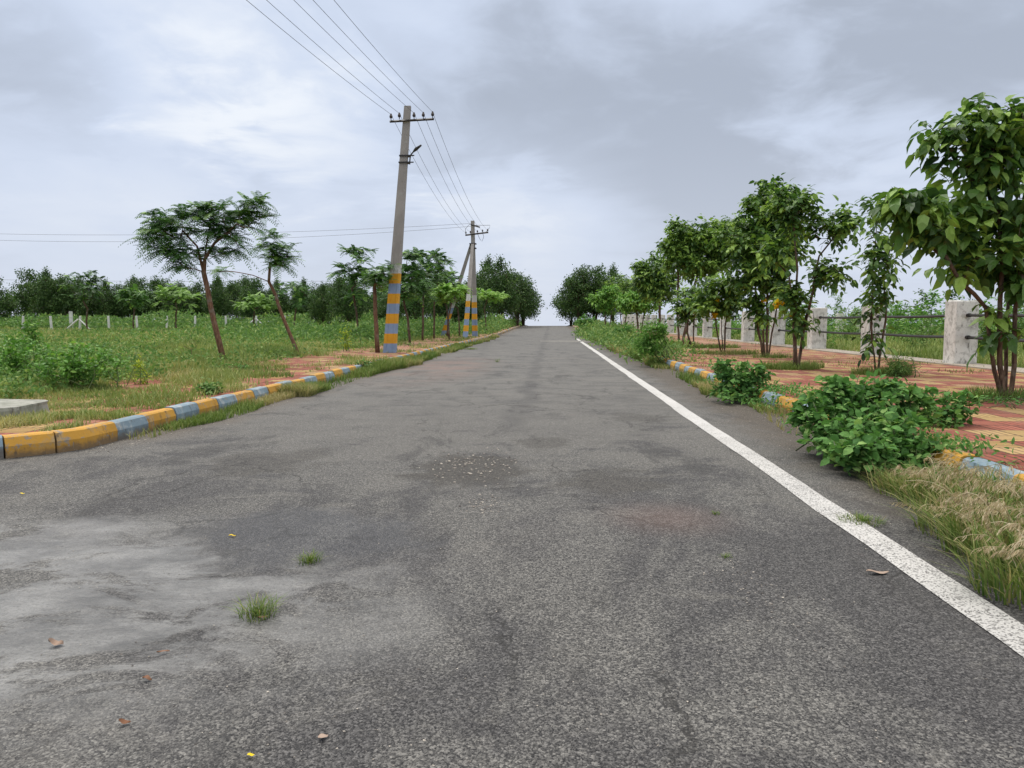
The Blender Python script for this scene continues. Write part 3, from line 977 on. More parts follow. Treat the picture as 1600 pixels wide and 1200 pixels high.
D = 42.0; b8 = np.array((P(1030, 500, D)[0], D, PZ))
pong_tree('tree with a single thin trunk left of the wide tree, light green at its top', b8,
          [stem_to(b8, P(1031, 480, D), P(1028, 440, D), P(1020, 415, D))],
          [B(1020, 425, 32, 28, D, 120), B(1032, 452, 32, 22, D, 70)], 18, br=0.08, per=4, ll=0.25, lw=0.14, young=0.5)

for (px, top, hw, D, sd_, lab, lm) in ((998, 455, 30, 50, 19, 'small lime green tree with drooping leaves beside the pale far pillars', 'leaf_bright'),
                                      (948, 445, 26, 58, 20, 'small lime green tree nearest to the dark crest trees on the right', 'leaf_bright'),
                                      (972, 425, 30, 68, 21, 'mid green roadside tree in front of the dark crest trees', 'leaf_pong')):
    bb = np.array((P(px, 500, D)[0], D, PZ + float(gz(D))))
    pong_tree(lab, bb, [stem_to(bb, P(px - 3, 490, D), P(px - 2, 470, D)), stem_to(bb + (.2, 0, 0), P(px + 8, 485, D), P(px + 10, 468, D))],
              [B(px, (top + 486) / 2, hw * 1.1, (486 - top) / 2, D, 130)], sd_, br=0.08, per=3.6, ll=0.24, lw=0.13, young=0.6, leafmat=lm, tip=0.008)


# ------------------------------------------------------------------ left row of feathery trees
def delonix(label, base, stems, blobs, seed, br=0.06, per=6, fl=0.45, pairs=11, pl_=0.12, pw_=0.026, tintm=0.4, group='feathery trees along the left pavement', bark='bark_red', mat='leaf_delonix'):
    rng = np.random.default_rng(seed)
    t = thing('feathery_tree', label, 'tree', tuple(base), group)
    att = np.concatenate([in_blob(rng, c, r, int(n * 1.05) + 1) for (c, r, n) in blobs])
    pos, par, r, ends = grow(stems, att, rng, base_r=br, tip=0.006)
    skeleton_mesh(pos, par, r, 7).build('trunk', M[bark], t, loc=base, smooth=True)
    mb = MB()
    fronds(mb, pos[ends], terminal_dirs(pos, par, ends), rng, per=per, fl=fl, pairs=pairs, pl_=pl_, pw_=pw_, tintm=tintm)
    mb.build('crown', M[mat], t, loc=base)
    return t


l1 = G(350, 567, 0.13); D = l1[1]
delonix('leaning feathery tree with a wide flat crown, largest on the left side', l1,
        [stem_to(l1, P(341, 530, D), P(329, 480, D), P(318, 425, D), P(320, 405, D)), stem_to(P(318, 425, D), P(308, 385, D), P(285, 360, D)),
         stem_to(P(320, 405, D), P(335, 380, D), P(370, 350, D - .2)), stem_to(P(320, 405, D), P(325, 370, D + .4), P(330, 345, D + .5))],
        [B(268, 352, 46, 26, D, 20), B(258, 375, 30, 26, D, 11), B(290, 400, 24, 16, D, 7), B(335, 335, 36, 18, D, 14), B(378, 338, 36, 24, D, 17), B(358, 365, 30, 16, D, 9), B(340, 395, 14, 10, D, 3), B(300, 335, 30, 12, D, 7), B(245, 345, 20, 14, D, 6), B(280, 415, 18, 10, D, 4), B(398, 322, 18, 12, D, 5), B(232, 378, 18, 12, D, 4), B(320, 365, 40, 14, D, 8), B(362, 388, 16, 8, D, 2)], 31, br=0.072, per=5, fl=.50)
l2 = G(467, 556, 0.13); D = l2[1]
delonix('thin crooked feathery tree with a small tuft of crown and a dry side branch', l2,
        [stem_to(l2, P(452, 520, D), P(436, 480, D), P(420, 440, D), P(422, 410, D)), stem_to(P(420, 440, D), P(395, 430, D), P(362, 424, D), P(345, 424, D))],
        [B(428, 392, 24, 24, D, 18), B(440, 410, 22, 14, D, 8), B(425, 368, 14, 8, D, 3), B(345, 424, 10, 4, D, 2)], 32, br=0.055, per=5, fl=0.5)
l3 = G(590, 551, PZ); D = l3[1]
delonix('short feathery tree with a straight trunk just left of the near power pole', l3,
        [stem_to(l3, P(588, 510, D), P(586, 465, D), P(585, 450, D))],
        [B(585, 438, 30, 14, D, 18), B(605, 425, 22, 18, D, 10)], 33, br=0.075, per=5, fl=0.42)
rowL = [(560, 381, 42, 34.0, 'tall feathery tree with an uneven top left of the near power pole', 26, 0.35),
        (640, 388, 40, 31.0, 'feathery tree partly hidden behind the near power pole', 26, 0.35),
        (660, 384, 42, 36.0, 'tall feathery tree just right of the near power pole', 28, 0.35),
        (678, 392, 34, 40.5, 'dark feathery tree second to the right of the near power pole', 24, 0.3),
        (698, 415, 34, 43.5, 'feathery tree third to the right of the near power pole, leaning', 22, 0.5),
        (702, 440, 30, 38.0, 'small bright green feathery tree in the left row', 20, 0.85),
        (718, 445, 30, 47.0, 'feathery tree whose crown hides the foot of the far power pole', 20, 0.3),
        (760, 450, 32, 56.0, 'bright green feathery tree right behind the far power pole', 24, 0.85),
        (620, 440, 36, 52.0, 'dark low feathery tree deeper in the field behind the row', 24, 0.3)]
for i, (px, top, hw, D, lab, n, tm) in enumerate(rowL):
    bb = np.array((P(px, 500, D)[0], D, float(gz(D)) + 0.14))
    tp = P(px, top, D)[2]
    rng = np.random.default_rng(40 + i)
    k = rng.normal(0, 0.25)
    zc_ = top + (482 - top) * 0.45
    delonix(lab, bb, [stem_to(bb, (bb[0] + k * .3, D, bb[2] + (tp - bb[2]) * 0.3), (bb[0] + k, D, bb[2] + (tp - bb[2]) * 0.55))],
            [B(px, (top + 465) / 2 + 4, hw, (465 - top) / 2 - 2, D, n), B(px + rng.normal(0, 8), top + 12, hw * 0.5, 8, D, 6), B(px, 462, hw * 0.8, 12, D, 7)], 50 + i, br=0.055, per=6, fl=0.6, pairs=8, pl_=0.16, pw_=0.06, tintm=tm, bark='bark', mat='leaf_delonix' if tm < .8 else 'leaf_bright')

# mid field feathery trees near the far kerb
for (px, top, hw, D, lab, tm) in ((137, 420, 34, 60, 'dark feathery tree in front of the left tree line beside the braced fence post', 0.2), (210, 450, 26, 61, 'small feathery tree between two white fence posts in the far left field', 0.5),
                             (276, 444, 40, 60, 'light green flat feathery tree in the far field behind the leaning tree', 0.85), (398, 462, 32, 62, 'low light green feathery tree in the far field between the two near trees', 0.85),
                             (462, 436, 32, 64, 'dark feathery tree in the far field right of the crooked tree', 0.4)):
    bb = np.array((P(px, 500, D)[0], D, float(gz(D)) + 0.1))
    delonix(lab, bb, [stem_to(bb, P(px - 2, 505, D), P(px, 482, D))], [B(px, (top + 482) / 2, hw, (482 - top) / 2, D, 30)], 70 + px, br=0.08, per=6, fl=0.8, pairs=7, pl_=0.22, pw_=0.09, tintm=tm,
            group='feathery trees standing in the far left field', bark='bark', mat='leaf_delonix')


# ------------------------------------------------------------------ dense dark trees
def dense_tree(label, seed, h=7.0, w_=2.4, group=None, loc=(0, 0, 0), n=360, per=22, ls=0.27):
    rng = np.random.default_rng(seed)
    t = thing('evergreen_tree', label, 'tree', loc, group)
    stems = []
    for k in range(3):
        a = k * 2.1 + rng.random()
        stems.append(np.array([(0.1 * math.cos(a), 0.1 * math.sin(a), 0), (0.3 * math.cos(a), .3 * math.sin(a), h * .3), (0.8 * math.cos(a), .8 * math.sin(a), h * .62)]))
    blobs = [((0, 0, h * .45), (w_, w_, h * .36), n // 2)]
    for k in range(7):
        a = rng.uniform(0, 2 * PI); rr = rng.uniform(.3, .75) * w_
        zz = rng.uniform(0.3, 0.8) * h
        blobs.append(((rr * math.cos(a), rr * math.sin(a), zz), (w_ * .45, w_ * .45, h * .14), n // 12))
    for k in range(6):
        a = rng.uniform(0, 2 * PI); rr = rng.uniform(0, .6) * w_
        blobs.append(((rr * math.cos(a), rr * math.sin(a), h * rng.uniform(.8, .95)), (.35, .35, .75), 5))
    att = np.concatenate([in_blob(rng, c, r, k) for c, r, k in blobs])
    att[:, 2] = np.maximum(att[:, 2], 0.4)
    pos, par, r, ends = grow(stems, att, rng, step=0.7, base_r=0.14, tip=0.012)
    skeleton_mesh(pos, par, r, 5).build('trunk', M['bark'], t, smooth=True)
    e = pos[ends]
    P0 = np.repeat(e, per, 0) + rng.normal(0, 0.27, (len(e) * per, 3))
    k = len(P0)
    d = unit(rng.normal(size=(k, 3)) + np.array((0, 0, 0.35)))
    tint = np.clip(np.repeat(rng.normal(0.42, 0.16, len(e)), per) + rng.normal(0, .12, k), 0, 1)
    mb = MB()
    add_leaves(mb, P0, d, rng.normal(size=(k, 3)) + np.array((0, 0, .8)), ls * rng.uniform(.7, 1.3, k), ls * .55, tint)
    mb.build('crown', M['leaf_dark'], t)
    return t


protos = [dense_tree('dark tree at the very left edge of the photo, apart from the tree line', 80, 6.6, 2.6),
          dense_tree('tall dark roadside tree at the crest left of the road, nearest the far pole', 81, 8.6, 2.6),
          dense_tree('dark tree crowding the right road edge at the crest, tallest there', 82, 8.2, 2.8)]
GR = 'dark trees in the line beyond the left field'
ORD = 'first second third fourth fifth sixth seventh eighth ninth tenth eleventh twelfth thirteenth fourteenth fifteenth sixteenth seventeenth eighteenth nineteenth twentieth twenty-first twenty-second twenty-third'.split()


def put(o, px, D, zrot=0.0, sc=1.0):
    o.location = (P(px, 500, D)[0], D, float(gz(D)) + 0.08)
    o.rotation_euler = (0, 0, zrot)
    o.scale = (sc, sc, sc)


put(protos[0], -8, 78, 0.3, 0.85)
put(protos[1], 783, 86, 1.0, 0.93)
put(protos[2], 905, 104, 0.0, 1.02)
rng = np.random.default_rng(5)
px = 48.0
i = 0
while px < 610:
    D = 84 + rng.uniform(-4, 6)
    s_ = (0.97 if px < 90 else 0.80 if px < 380 else 0.74) * rng.uniform(0.90, 1.06)
    s_ *= {0: 1.05, 1: 0.82, 2: 0.86}[i % 3]
    o = dup(protos[i % 3], (0, 0, 0), 0, label='dark dense tree, %s from the left in the tree line behind the field' % ORD[i], group=GR)
    put(o, px, D, rng.uniform(0, 6.28), s_)
    px += rng.uniform(26, 36); i += 1
for px in range(80, 760, 44):
    o = dup(protos[(px // 44) % 3], (0, 0, 0), 0, label='dark tree in the rear rank of the far tree line, %s from the left' % ORD[(px - 80) // 44], group='second rank of dark trees beyond the left field')
    put(o, px, 97, rng.uniform(0, 6.28), 0.78 * rng.uniform(.9, 1.05))
for k, (px, D, sc, lab) in enumerate(((505, 70, .52, 'dark tree left of the roadside row, standing nearer than the tree line'), (545, 67, .66, 'dense dark tree behind the tall feathery tree left of the near pole'),
                                      (606, 70, .56, 'dark tree mostly hidden behind the near power pole'), (650, 66, .66, 'dark bushy tree filling the gap right of the near pole'),
                                      (690, 70, .66, 'dark bushy tree behind the leaning feathery tree'), (728, 72, .62, 'dark bushy tree behind the far power pole struts'))):
    o = dup(protos[(k + 1) % 3], (0, 0, 0), 0, label=lab, group='dark bushy trees behind the left roadside row')
    put(o, px, D, k * 1.7, sc)
crest = [(1, 765, 93, 1.0, 2, 'dark crest tree left of the road, hidden lower part behind the far pole'), (2, 808, 92, 0.86, 3, 'lower dark tree closest to the road on the left of the crest'),
         (0, 818, 100, 0.98, 1, 'rounded dark tree overhanging the left road edge at the crest'), (1, 742, 98, 0.78, .5, 'dark tree just left of the crest group behind the feathery row'),
         (0, 930, 106, 1.26, 1.2, 'middle dark tree of the crest group right of the road'), (1, 958, 102, 0.95, 2.2, 'dark crest tree rising behind the lime green trees'),
         (2, 985, 108, 0.85, 4.2, 'dark tree far right of the crest group'), (0, 892, 110, 1.05, 3.0, 'dark rounded crest tree leaning over the right road edge')]
for k, px, D, sc, rz, lab in crest:
    o = dup(protos[k], (0, 0, 0), 0, label=lab, group='dark trees beside the road crest')
    put(o, px, D, rz, sc)


# ------------------------------------------------------------------ bushes
def bush(name, label, base, blobs, seed, mat='leaf_bush', ll=0.085, lw=0.075, per=7, nst=7, cat='bush', group=None, spread=0.1, stemmat='stem', twigs=0.003, lift=0.25):
    rng = np.random.default_rng(seed)
    t = thing(name, label, cat, tuple(base), group)
    base = np.asarray(base, float)
    att = np.concatenate([in_blob(rng, c, r, n, 0.55) for (c, r, n) in blobs])
    att = att[att[:, 2] > base[2] + 0.03]
    stems = []
    idx = rng.choice(len(att), min(nst, len(att)), replace=False)
    for k in idx:
        b0 = base + np.array((rng.normal(0, spread), rng.normal(0, spread), 0))
        mid = b0 * .45 + att[k] * .55
        mid[2] += 0.05
        stems.append(np.array([b0, mid, att[k] * .85 + mid * .15]))
    pos, par, r, ends = grow(stems, att, rng, step=0.12, base_r=0.012, tip=twigs, up=0.05)
    skeleton_mesh(pos, par, r, 5).build('stem', M[stemmat], t, loc=base, smooth=True)
    e = pos[ends]; dr = terminal_dirs(pos, par, ends)
    k = len(e) * per
    P0 = np.repeat(e, per, 0) - np.repeat(dr, per, 0) * rng.uniform(0, ll * 2.4, k)[:, None]
    d = unit(rng.normal(size=(k, 3)) * np.array((1, 1, .5)) + np.repeat(dr, per, 0) * .4 + np.array((0, 0, -0.15)))
    P0 = P0 + d * ll * 0.25
    nr = rng.normal(0, .45, (k, 3)) + np.array((0, 0, 1.0)) + d * lift
    tint = np.clip(np.repeat(rng.normal(0.45, 0.15, len(e)), per) + rng.normal(0, .1, k), 0, 1)
    sc = rng.uniform(.6, 1.2, k)
    mb = MB()
    add_leaves(mb, P0, d, nr, ll * sc, lw * sc, tint)
    mb.build('foliage', M[mat], t, loc=base)
    return t


def BB(px, py, rx, ry, D, n):
    return B(px, py, rx, ry, D, n)


D = 6.2
bush('leafy_bush', 'big bush of heart-shaped green leaves spilling over the right kerb', (P(1370, 700, D)[0], D, 0.02),
     [BB(1350, 618, 88, 34, D, 130), BB(1300, 600, 40, 12, D, 12), BB(1395, 598, 40, 14, D, 14), BB(1250, 640, 22, 16, D, 8), BB(1350, 655, 95, 40, D, 90), BB(1365, 680, 86, 48, D - .55, 130), BB(1375, 705, 72, 44, D - .9, 90), BB(1275, 650, 46, 34, D - .1, 50), BB(1345, 690, 86, 40, D - .5, 120), BB(1330, 705, 50, 30, D - .8, 50), BB(1395, 680, 60, 50, D - .3, 70), BB(1420, 640, 40, 36, D, 34), BB(1440, 700, 40, 30, D - .7, 30)], 101, ll=0.072, lw=0.064, per=9, nst=22, spread=0.24)
D = 6.9
bush('leafy_bush', 'smaller bush with rounded leaves joined to the right of the big kerb bush', (P(1470, 690, D)[0], D, 0.15),
     [BB(1475, 650, 48, 34, D, 70), BB(1495, 615, 34, 16, D, 18), BB(1515, 650, 20, 14, D, 8), BB(1455, 690, 38, 34, D, 40)], 102, ll=0.066, lw=0.058, per=8, nst=12, spread=0.14)
D = 10.2
bush('leafy_bush', 'second bush along the right kerb, standing alone before the brick paving', (P(1150, 625, D)[0], D, 0.05),
     [BB(1155, 590, 44, 32, D, 120), BB(1125, 572, 20, 16, D, 20), BB(1185, 578, 18, 14, D, 16), BB(1155, 625, 40, 24, D - .3, 50)], 103, ll=0.08, lw=0.07, per=8, nst=10, spread=0.15)
D = 18
bush('leafy_bush', 'rounded feathery bush hiding the right kerb beyond the striped blocks', (2.95, D, 0.05),
     [BB(1014, 530, 27, 32, D, 160), BB(1030, 510, 18, 10, D, 30)], 104, mat='leaf_bright', ll=0.10, lw=0.035, per=11, nst=10, spread=0.15, lift=0.6)
D = 34
bush('leafy_bush', 'low bushy shrub behind the feathery kerb bush', (P(978, 520, D)[0], D, 0.15), [BB(978, 520, 26, 14, D, 80)], 105, ll=0.16, lw=0.06, per=10, nst=8, spread=.2)
D = 55
bush('leafy_bush', 'bright round bush near the far end of the white line', (P(915, 507, D)[0], D, 0.1), [BB(915, 504, 19, 13, D, 90)], 106, mat='leaf_bush', ll=0.22, lw=0.12, per=9, nst=8, spread=.3)
D = 8.0
bush('leafy_bush', 'low spreading herb at the foot of the nearest right tree', (P(1570, 640, 8.6)[0], 8.6, PZ), [BB(1570, 632, 66, 12, 8.6, 60)], 107, ll=0.06, lw=0.04, per=7, nst=14, spread=.3)
D = 13.0
bush('grass_bush', 'dense tuft of thin leaves at the foot of the slender sapling', (P(1405, 590, D)[0], D, PZ), [BB(1405, 575, 30, 18, D, 80)], 108, mat='leaf_weed', ll=0.11, lw=0.016, per=14, nst=8, spread=.12, lift=1)
# left side weeds
WG = 'weedy shrubs in the left field'
for k, (px, py, rx, ry, D, n, lab) in enumerate([(25, 565, 70, 46, 10.5, 260, 'tall weed thicket at the left edge of the field'), (125, 568, 76, 36, 10.0, 230, 'weed thicket right of the one at the left edge'),
                                                 (48, 520, 26, 34, 12.5, 50, 'upright weed rising above the left thicket'), (365, 580, 46, 14, 14.0, 90, 'dark green herb cushion at the foot of the leaning tree'),
                                                 (330, 608, 26, 14, 9.4, 40, 'bright green seedling behind the left kerb blocks'), (455, 560, 28, 12, 19.5, 50, 'green herb patch at the foot of the crooked tree'),
                                                 (645, 545, 24, 12, 28.0, 60, 'round green shrub just right of the near power pole'), (565, 575, 22, 12, 15.5, 50, 'bright weed growing over the left kerb before the near pole')]):
    bz = 0.13
    bush('weed_bush', lab, (P(px, py, D)[0], D, bz), [BB(px, py, rx, ry, D, n)], 120 + k, mat='leaf_bright' if k < 3 else 'leaf_weed' if k not in (3, 5) else 'leaf_bush', ll=0.075, lw=0.042, per=8, nst=12, spread=rx * D / F * .5, group=WG)
D = 10.8
bush('lime_sapling', 'yellow-green seedling standing alone in the left field', (P(215, 610, D)[0], D, .13), [BB(215, 568, 12, 8, D, 14), BB(220, 595, 22, 18, D, 14)], 140, mat='leaf_lime', ll=0.07, lw=0.03, per=6, nst=5, cat='plant')
D = 23
bush('lime_sapling', 'slim yellowish sapling in a ring of grass left of the near pole', (P(541, 550, D)[0], D, .14), [BB(541, 520, 12, 22, D, 26), BB(543, 545, 20, 8, D, 12)], 141, mat='leaf_lime', ll=0.10, lw=0.04, per=6, nst=4, cat='plant')
# bare twiggy shrub
rng = np.random.default_rng(144)
bb = G(298, 562, .13); t = thing('dry_shrub', 'leafless twiggy shrub in the grass between seedling and leaning tree', 'shrub', tuple(bb))
att = in_blob(rng, P(303, 535, bb[1]), (.28, .25, .3), 24)
pos, par, r, ends = grow([stem_to(bb, bb + (0.02, 0, .25))], att, rng, step=.12, base_r=.015, tip=.003)
skeleton_mesh(pos, par, r, 5).build('stem', M['bark'], t, loc=bb)

# shrubs seen through the right fence
protoR = []
for k, (nm, mt, ll) in enumerate([('a', 'leaf_bright', .16), ('b', 'leaf_weed', .14), ('c', 'leaf_pong', .17)]):
    t = bush('field_shrub', 'x', (0, 0, 0), [((0, 0, .9), (1.0, 1.0, .8), 90), ((.3, 0, 1.7), (.4, .4, .5), 16)], 150 + k, mat=mt, ll=ll, lw=ll * .5, per=8, nst=8, spread=.3)
    protoR.append(t)
fr = [(1285, 27, .62, 'yellow-green shrub seen low through the fence right of the forked tree'), (1325, 34, .8, 'shrub behind the fence between third and second pillar'),
      (1345, 46, 1.2, 'bright shrub rising above the fence left of the second pillar'), (1410, 32, .95, 'shrub behind the rails right of the second pillar'),
      (1440, 24, .62, 'small shrub just behind the rails left of the nearest pillar'), (1430, 48, 1.5, 'tall leafy shrub showing over the top rail left of the nearest pillar'),
      (1465, 42, 1.45, 'bushy crown over the top rail just left of the nearest pillar'), (1395, 52, 1.3, 'darker shrub farther back above the rails'),
      (1545, 20, .6, 'shrub behind the nearest big tree through the fence'), (1560, 38, 1.4, 'tall shrub right of the nearest pillar'), (1590, 30, 1.3, 'shrub at the right edge behind the fence'),
      (1230, 50, .9, 'far shrub behind the pillars near the forked tree'), (1145, 40, .8, 'shrub seen between the far pillars'), (1100, 52, 1.0, 'farthest shrub behind the pillars'),
      (1190, 44, .9, 'shrub between two pillars behind the tallest right tree'), (1255, 62, 1.5, 'dim tall shrub on the far edge of the right field'), (1315, 66, 1.7, 'dim shrub above the fence left of the sapling'),
      (1500, 62, 1.9, 'far tall shrub straight behind the nearest pillar'), (1375, 70, 1.8, 'far shrub behind the slender sapling')]
for i, (px, D, sc, lab) in enumerate(fr):
    loc = (P(px, 500, D)[0], D, float(gz(D)) + .1)
    if i < 3:
        o = protoR[i]; o.location = loc; o.scale = (sc * 1.1, sc * 1.1, sc); o['label'] = lab; o['group'] = 'shrubs in the right field'
    else:
        dup(protoR[i % 3], loc, i * 1.3, (sc * 1.1, sc * 1.1, sc), lab, 'shrubs in the right field')


# ------------------------------------------------------------------ grass (countless: stuff)
def scatter_grass(name, xs, ys, zf, dens_mask, h, wid, mat, seed, segs=2, lean=0.5, tint_mu=0.45, tint_f=None, patch=1.0):
    rng = np.random.default_rng(seed)
    keep = rng.random(len(xs)) < dens_mask
    xs, ys = xs[keep], ys[keep]
    n = len(xs)
    zs = zf(xs, ys)
    hh = (h[keep] if hasattr(h, '__len__') else h) * rng.uniform(.45, 1.25, n)
    ww = (wid[keep] if hasattr(wid, '__len__') else wid) * rng.uniform(.7, 1.3, n)
    tt = np.clip(tint_mu + (fbm(xs * .8, ys * .5, seed + 3) - .5) * 1.2 * patch + rng.normal(0, .14, n), 0, 1)
    mb = MB()
    add_blades(mb, np.stack([xs, ys, zs], 1), hh, rng.uniform(0, 2 * PI, n), rng.uniform(.1, 1.0, n) * lean * 1.6, ww, tt, segs)
    return tag(mb.build(name, mat), kind='stuff')


vleft = np.vectorize(left_z)
vright = np.vectorize(right_z)
rng = np.random.default_rng(77)
# left field, density falling with distance, blades growing coarser
N = 260000
yy = 5.2 + (70 ** rng.random(N) - 1) * 1.05
halfw = 0.80 * yy
xx = -4.2 - rng.random(N) * (halfw + 3.5 - 4.2 + 1.5).clip(1.5, None)
ok = (yy > np.vectorize(kerb_line_y)(xx) + .15)
xx, yy = xx[ok], yy[ok]
nn = fbm(xx * 1.1, yy * 0.8, 21)
edge = np.clip((-6.3 + 1.5 * (fbm(xx * .5, yy * .35, 31) - .5) - xx) / .7, 0, 1)       # beyond the paving
onp = np.clip((nn - 0.50) * 9, 0, 1) * 0.95
onp = np.where((yy > 7.6) & (yy < 11) & (xx > -5.6), onp * .55 + .1, onp)
mask = np.maximum(edge * (.35 + .65 * np.clip((fbm(xx * .6, yy * .5, 57) - .33) * 8, 0, 1)), onp)
mask = np.where((yy < 8.2), np.maximum(mask, np.clip((fbm(xx * 2, yy * 2, 8) - .42) * 6, 0, 1) * .9), mask)
hgt_ = (0.07 + 0.30 * fbm(xx * .45, yy * .45, 33) ** 1.6 + .35 * np.clip(fbm(xx * .7, yy * .5, 35) - .58, 0, 1)) * np.where(edge > .5, 1.0, .7) * (1 + np.clip(yy - 30, 0, 40) * .012)
scatter_grass('grass', xx, yy, vleft, mask, hgt_, 0.006 + yy * 0.0009, M['grass'], 61, tint_mu=.5, patch=1.3)
# right field beyond the fence
N = 70000
yy = 12 + (60 ** rng.random(N) - 1) * 1.0
xx = 9.5 + rng.random(N) * (0.72 * yy)
scatter_grass('grass', xx, yy, vright, np.full(len(xx), .9), .26, 0.006 + yy * 0.0010, M['grass'], 62, tint_mu=.42)
# tufts and fringes on the right pavement and round the tree feet
pts = []
for (cx_, cy_, r_, n) in ([(b3[0] - .1, b3[1] + .1, .5, 1500), (b4[0] + .2, b4[1] - .3, .5, 400), (b5[0] + .1, b5[1], .8, 1200), (b6[0] + .2, b6[1], 1.3, 2200), (b1[0] + .2, b1[1] + .1, .5, 1400), (b2[0] + .1, b2[1], .45, 1200),
                           (b3[0] + .3, b3[1] + .6, .4, 700), (4.6, 31, 1.3, 1600), (4.0, 36, 1.6, 1600), (4.2, 45, 1.6, 1600)]):
    a = rng.uniform(0, 2 * PI, n); q = np.sqrt(rng.random(n)) * r_
    pts.append(np.stack([cx_ + q * np.cos(a) * 1.2, cy_ + q * np.sin(a) * .8], 1))
pts = np.concatenate(pts)
scatter_grass('grass', pts[:, 0], pts[:, 1], lambda x, y: gz(y) + PZ - .01, np.full(len(pts), .8), .17, .006 + pts[:, 1] * .0004, M['verge'], 63, tint_mu=.42)
n = 24000
xx = 3.0 + rng.random(n) * 6.2; yy = 9 + rng.random(n) ** 1.4 * 50
mk = np.clip((fbm(xx * .9, yy * .7, 71) - .60) * 8, 0, .6) + (np.abs(xx - 8.75) < .12) * .3
scatter_grass('grass', xx, yy, lambda x, y: gz(y) + PZ - .01, mk, .07, .007 + yy * .0006, M['verge'], 64, tint_mu=.5)
# verge grass rooted in the gutter, left and right
n = 60000
yy = 6.55 + (45 ** rng.random(n) - 1) * 1.0
off = np.minimum(np.abs(rng.normal(0, .5, n)), .8) * (.25 + .65 * fbm(yy * .7, yy * 0 + 2, 14)) * np.where(yy < 10.5, .6, 1)
xx = LK + .03 + off
mk = np.clip((fbm(yy * .65, xx * .5 + 1, 13) - .38) * 5, .04, 1) * np.where(yy < 10.5, .22, 1)
hv = (.06 + .16 * np.clip(fbm(yy * .4, xx, 15) - .2, 0, 1) * 1.5) * np.where(yy > 10.5, 1.25, .6)
scatter_grass('grass', xx, yy, lambda x, y: gz(y), mk, hv, .0045 + yy * .0007, M['verge'], 65, tint_mu=.58, patch=1.2)
n = 62000
yy = 2.2 + (44 ** rng.random(n) - 1) * 1.15
wd = np.where(yy < 6.5, .5, np.where(yy < 11, .36, .42))
off = np.minimum(np.abs(rng.normal(0, 1, n)), 1.5) * wd * (.3 + .9 * fbm(yy * .8, yy * 0 + 7, 24))
xx = RK + .06 - off * .9
mk = np.clip((fbm(yy * .6, xx * .5 + 9, 23) - .36) * 5, .05, 1)
mk = np.where((yy > 12.6) & (yy < 17.2), mk * .22, mk)
hv = (.06 + .22 * np.clip(fbm(yy * .5, xx, 25) - .2, 0, 1)) * np.where(yy > 18, 1.9, 1.0)
scatter_grass('grass', xx, yy, lambda x, y: gz(y), mk, hv, .004 + yy * .0007, M['verge'], 66, tint_mu=.56, patch=1.2)
# far weeds in front of the left fence and tree line: leafy undergrowth
rng = np.random.default_rng(91)

def undergrowth(n, xf, yf, zf, size, mat='leaf_weed', mu=.42):
    mb = MB()
    add_leaves(mb, np.stack([xf, yf, zf], 1), unit(rng.normal(size=(n, 3)) + np.array((0, 0, .5))), rng.normal(size=(n, 3)) + np.array((0, 0, .7)), size * rng.uniform(.7, 1.3, n), size * .5, np.clip(rng.normal(mu, .2, n), 0, 1))
    return tag(mb.build('undergrowth', M[mat]), kind='stuff')


n = 26000                                   # belt of weeds behind the post fence, at the foot of the tree line
yy = 69 + rng.random(n) * 14
xx = -5 - rng.random(n) * (0.80 * yy)
undergrowth(n, xx, yy, gz(yy) + .05 + rng.random(n) * (.5 + 1.7 * fbm(xx * .25, yy * .2, 41)) * np.clip((yy - 66) / 8, .4, 1), .36)
n = 12000                                   # low weeds before the fence
yy = 44 + rng.random(n) ** .8 * 24
xx = -5 - rng.random(n) * (0.8 * yy)
undergrowth(n, xx, yy, gz(yy) + .1 + rng.random(n) * np.clip(fbm(xx * .2, yy * .15, 43) - .35, 0, 1) * 1.0, .20)
n = 22000                                   # taller weeds behind the roadside row
yy = 31 + rng.random(n) ** .8 * 36
xx = -6.9 - np.abs(rng.normal(0, 1, n)) * (0.14 * yy)
undergrowth(n, xx, yy, gz(yy) + .1 + rng.random(n) * np.clip(fbm(xx * .3, yy * .2, 45) - .15, 0, 1) * 1.9, .22, mu=.35)
n = 34000                                   # leafy herbs among the field grass
yy = 8 + (35 ** rng.random(n) - 1) * 1.1
xx = -6.3 - rng.random(n) * (0.78 * yy)
kp = rng.random(n) < np.clip((fbm(xx * .5, yy * .4, 46) - .40) * 6, .05, 1)
xx, yy = xx[kp], yy[kp]; n = len(xx)
undergrowth(n, xx, yy, vleft(xx, yy) + .03 + rng.random(n) * (.10 + 1.5 * np.clip(fbm(xx * .5, yy * .4, 46) - .42, 0, 1)), .05 + yy * .003, mu=.5)
n = 9000
yy = 48 + rng.random(n) * 30
xx = 9.6 + rng.random(n) * yy * .7
mb = MB()
zz = gz(yy) + .1 + rng.random(n) * np.clip(fbm(xx * .2, yy * .2, 44) - .3, 0, 1) * 3
add_leaves(mb, np.stack([xx, yy, zz], 1), unit(rng.normal(size=(n, 3)) + np.array((0, 0, .5))), rng.normal(size=(n, 3)) + np.array((0, 0, .7)), .30, .15, np.clip(rng.normal(.4, .2, n), 0, 1))
tag(mb.build('undergrowth', M['leaf_weed']), kind='stuff')
n = 9000
yy = 2.6 + (22 ** rng.random(n) - 1) * .55
xx = RK + .12 - rng.normal(.05, .20, n)
kp = (rng.random(n) < np.clip((fbm(yy * 1.3, xx * 1.2, 81) - .40) * 7, .03, 1)) & ~((yy > 12.6) & (yy < 17.0))
xx, yy = xx[kp], yy[kp]; n = len(xx)
undergrowth(n, xx, yy, np.where(xx > 2.78, .18, .02) + rng.random(n) * .22 * fbm(yy * .9, xx, 82), .035 + yy * .0018, mat='leaf_bush', mu=.5)
n = 13000
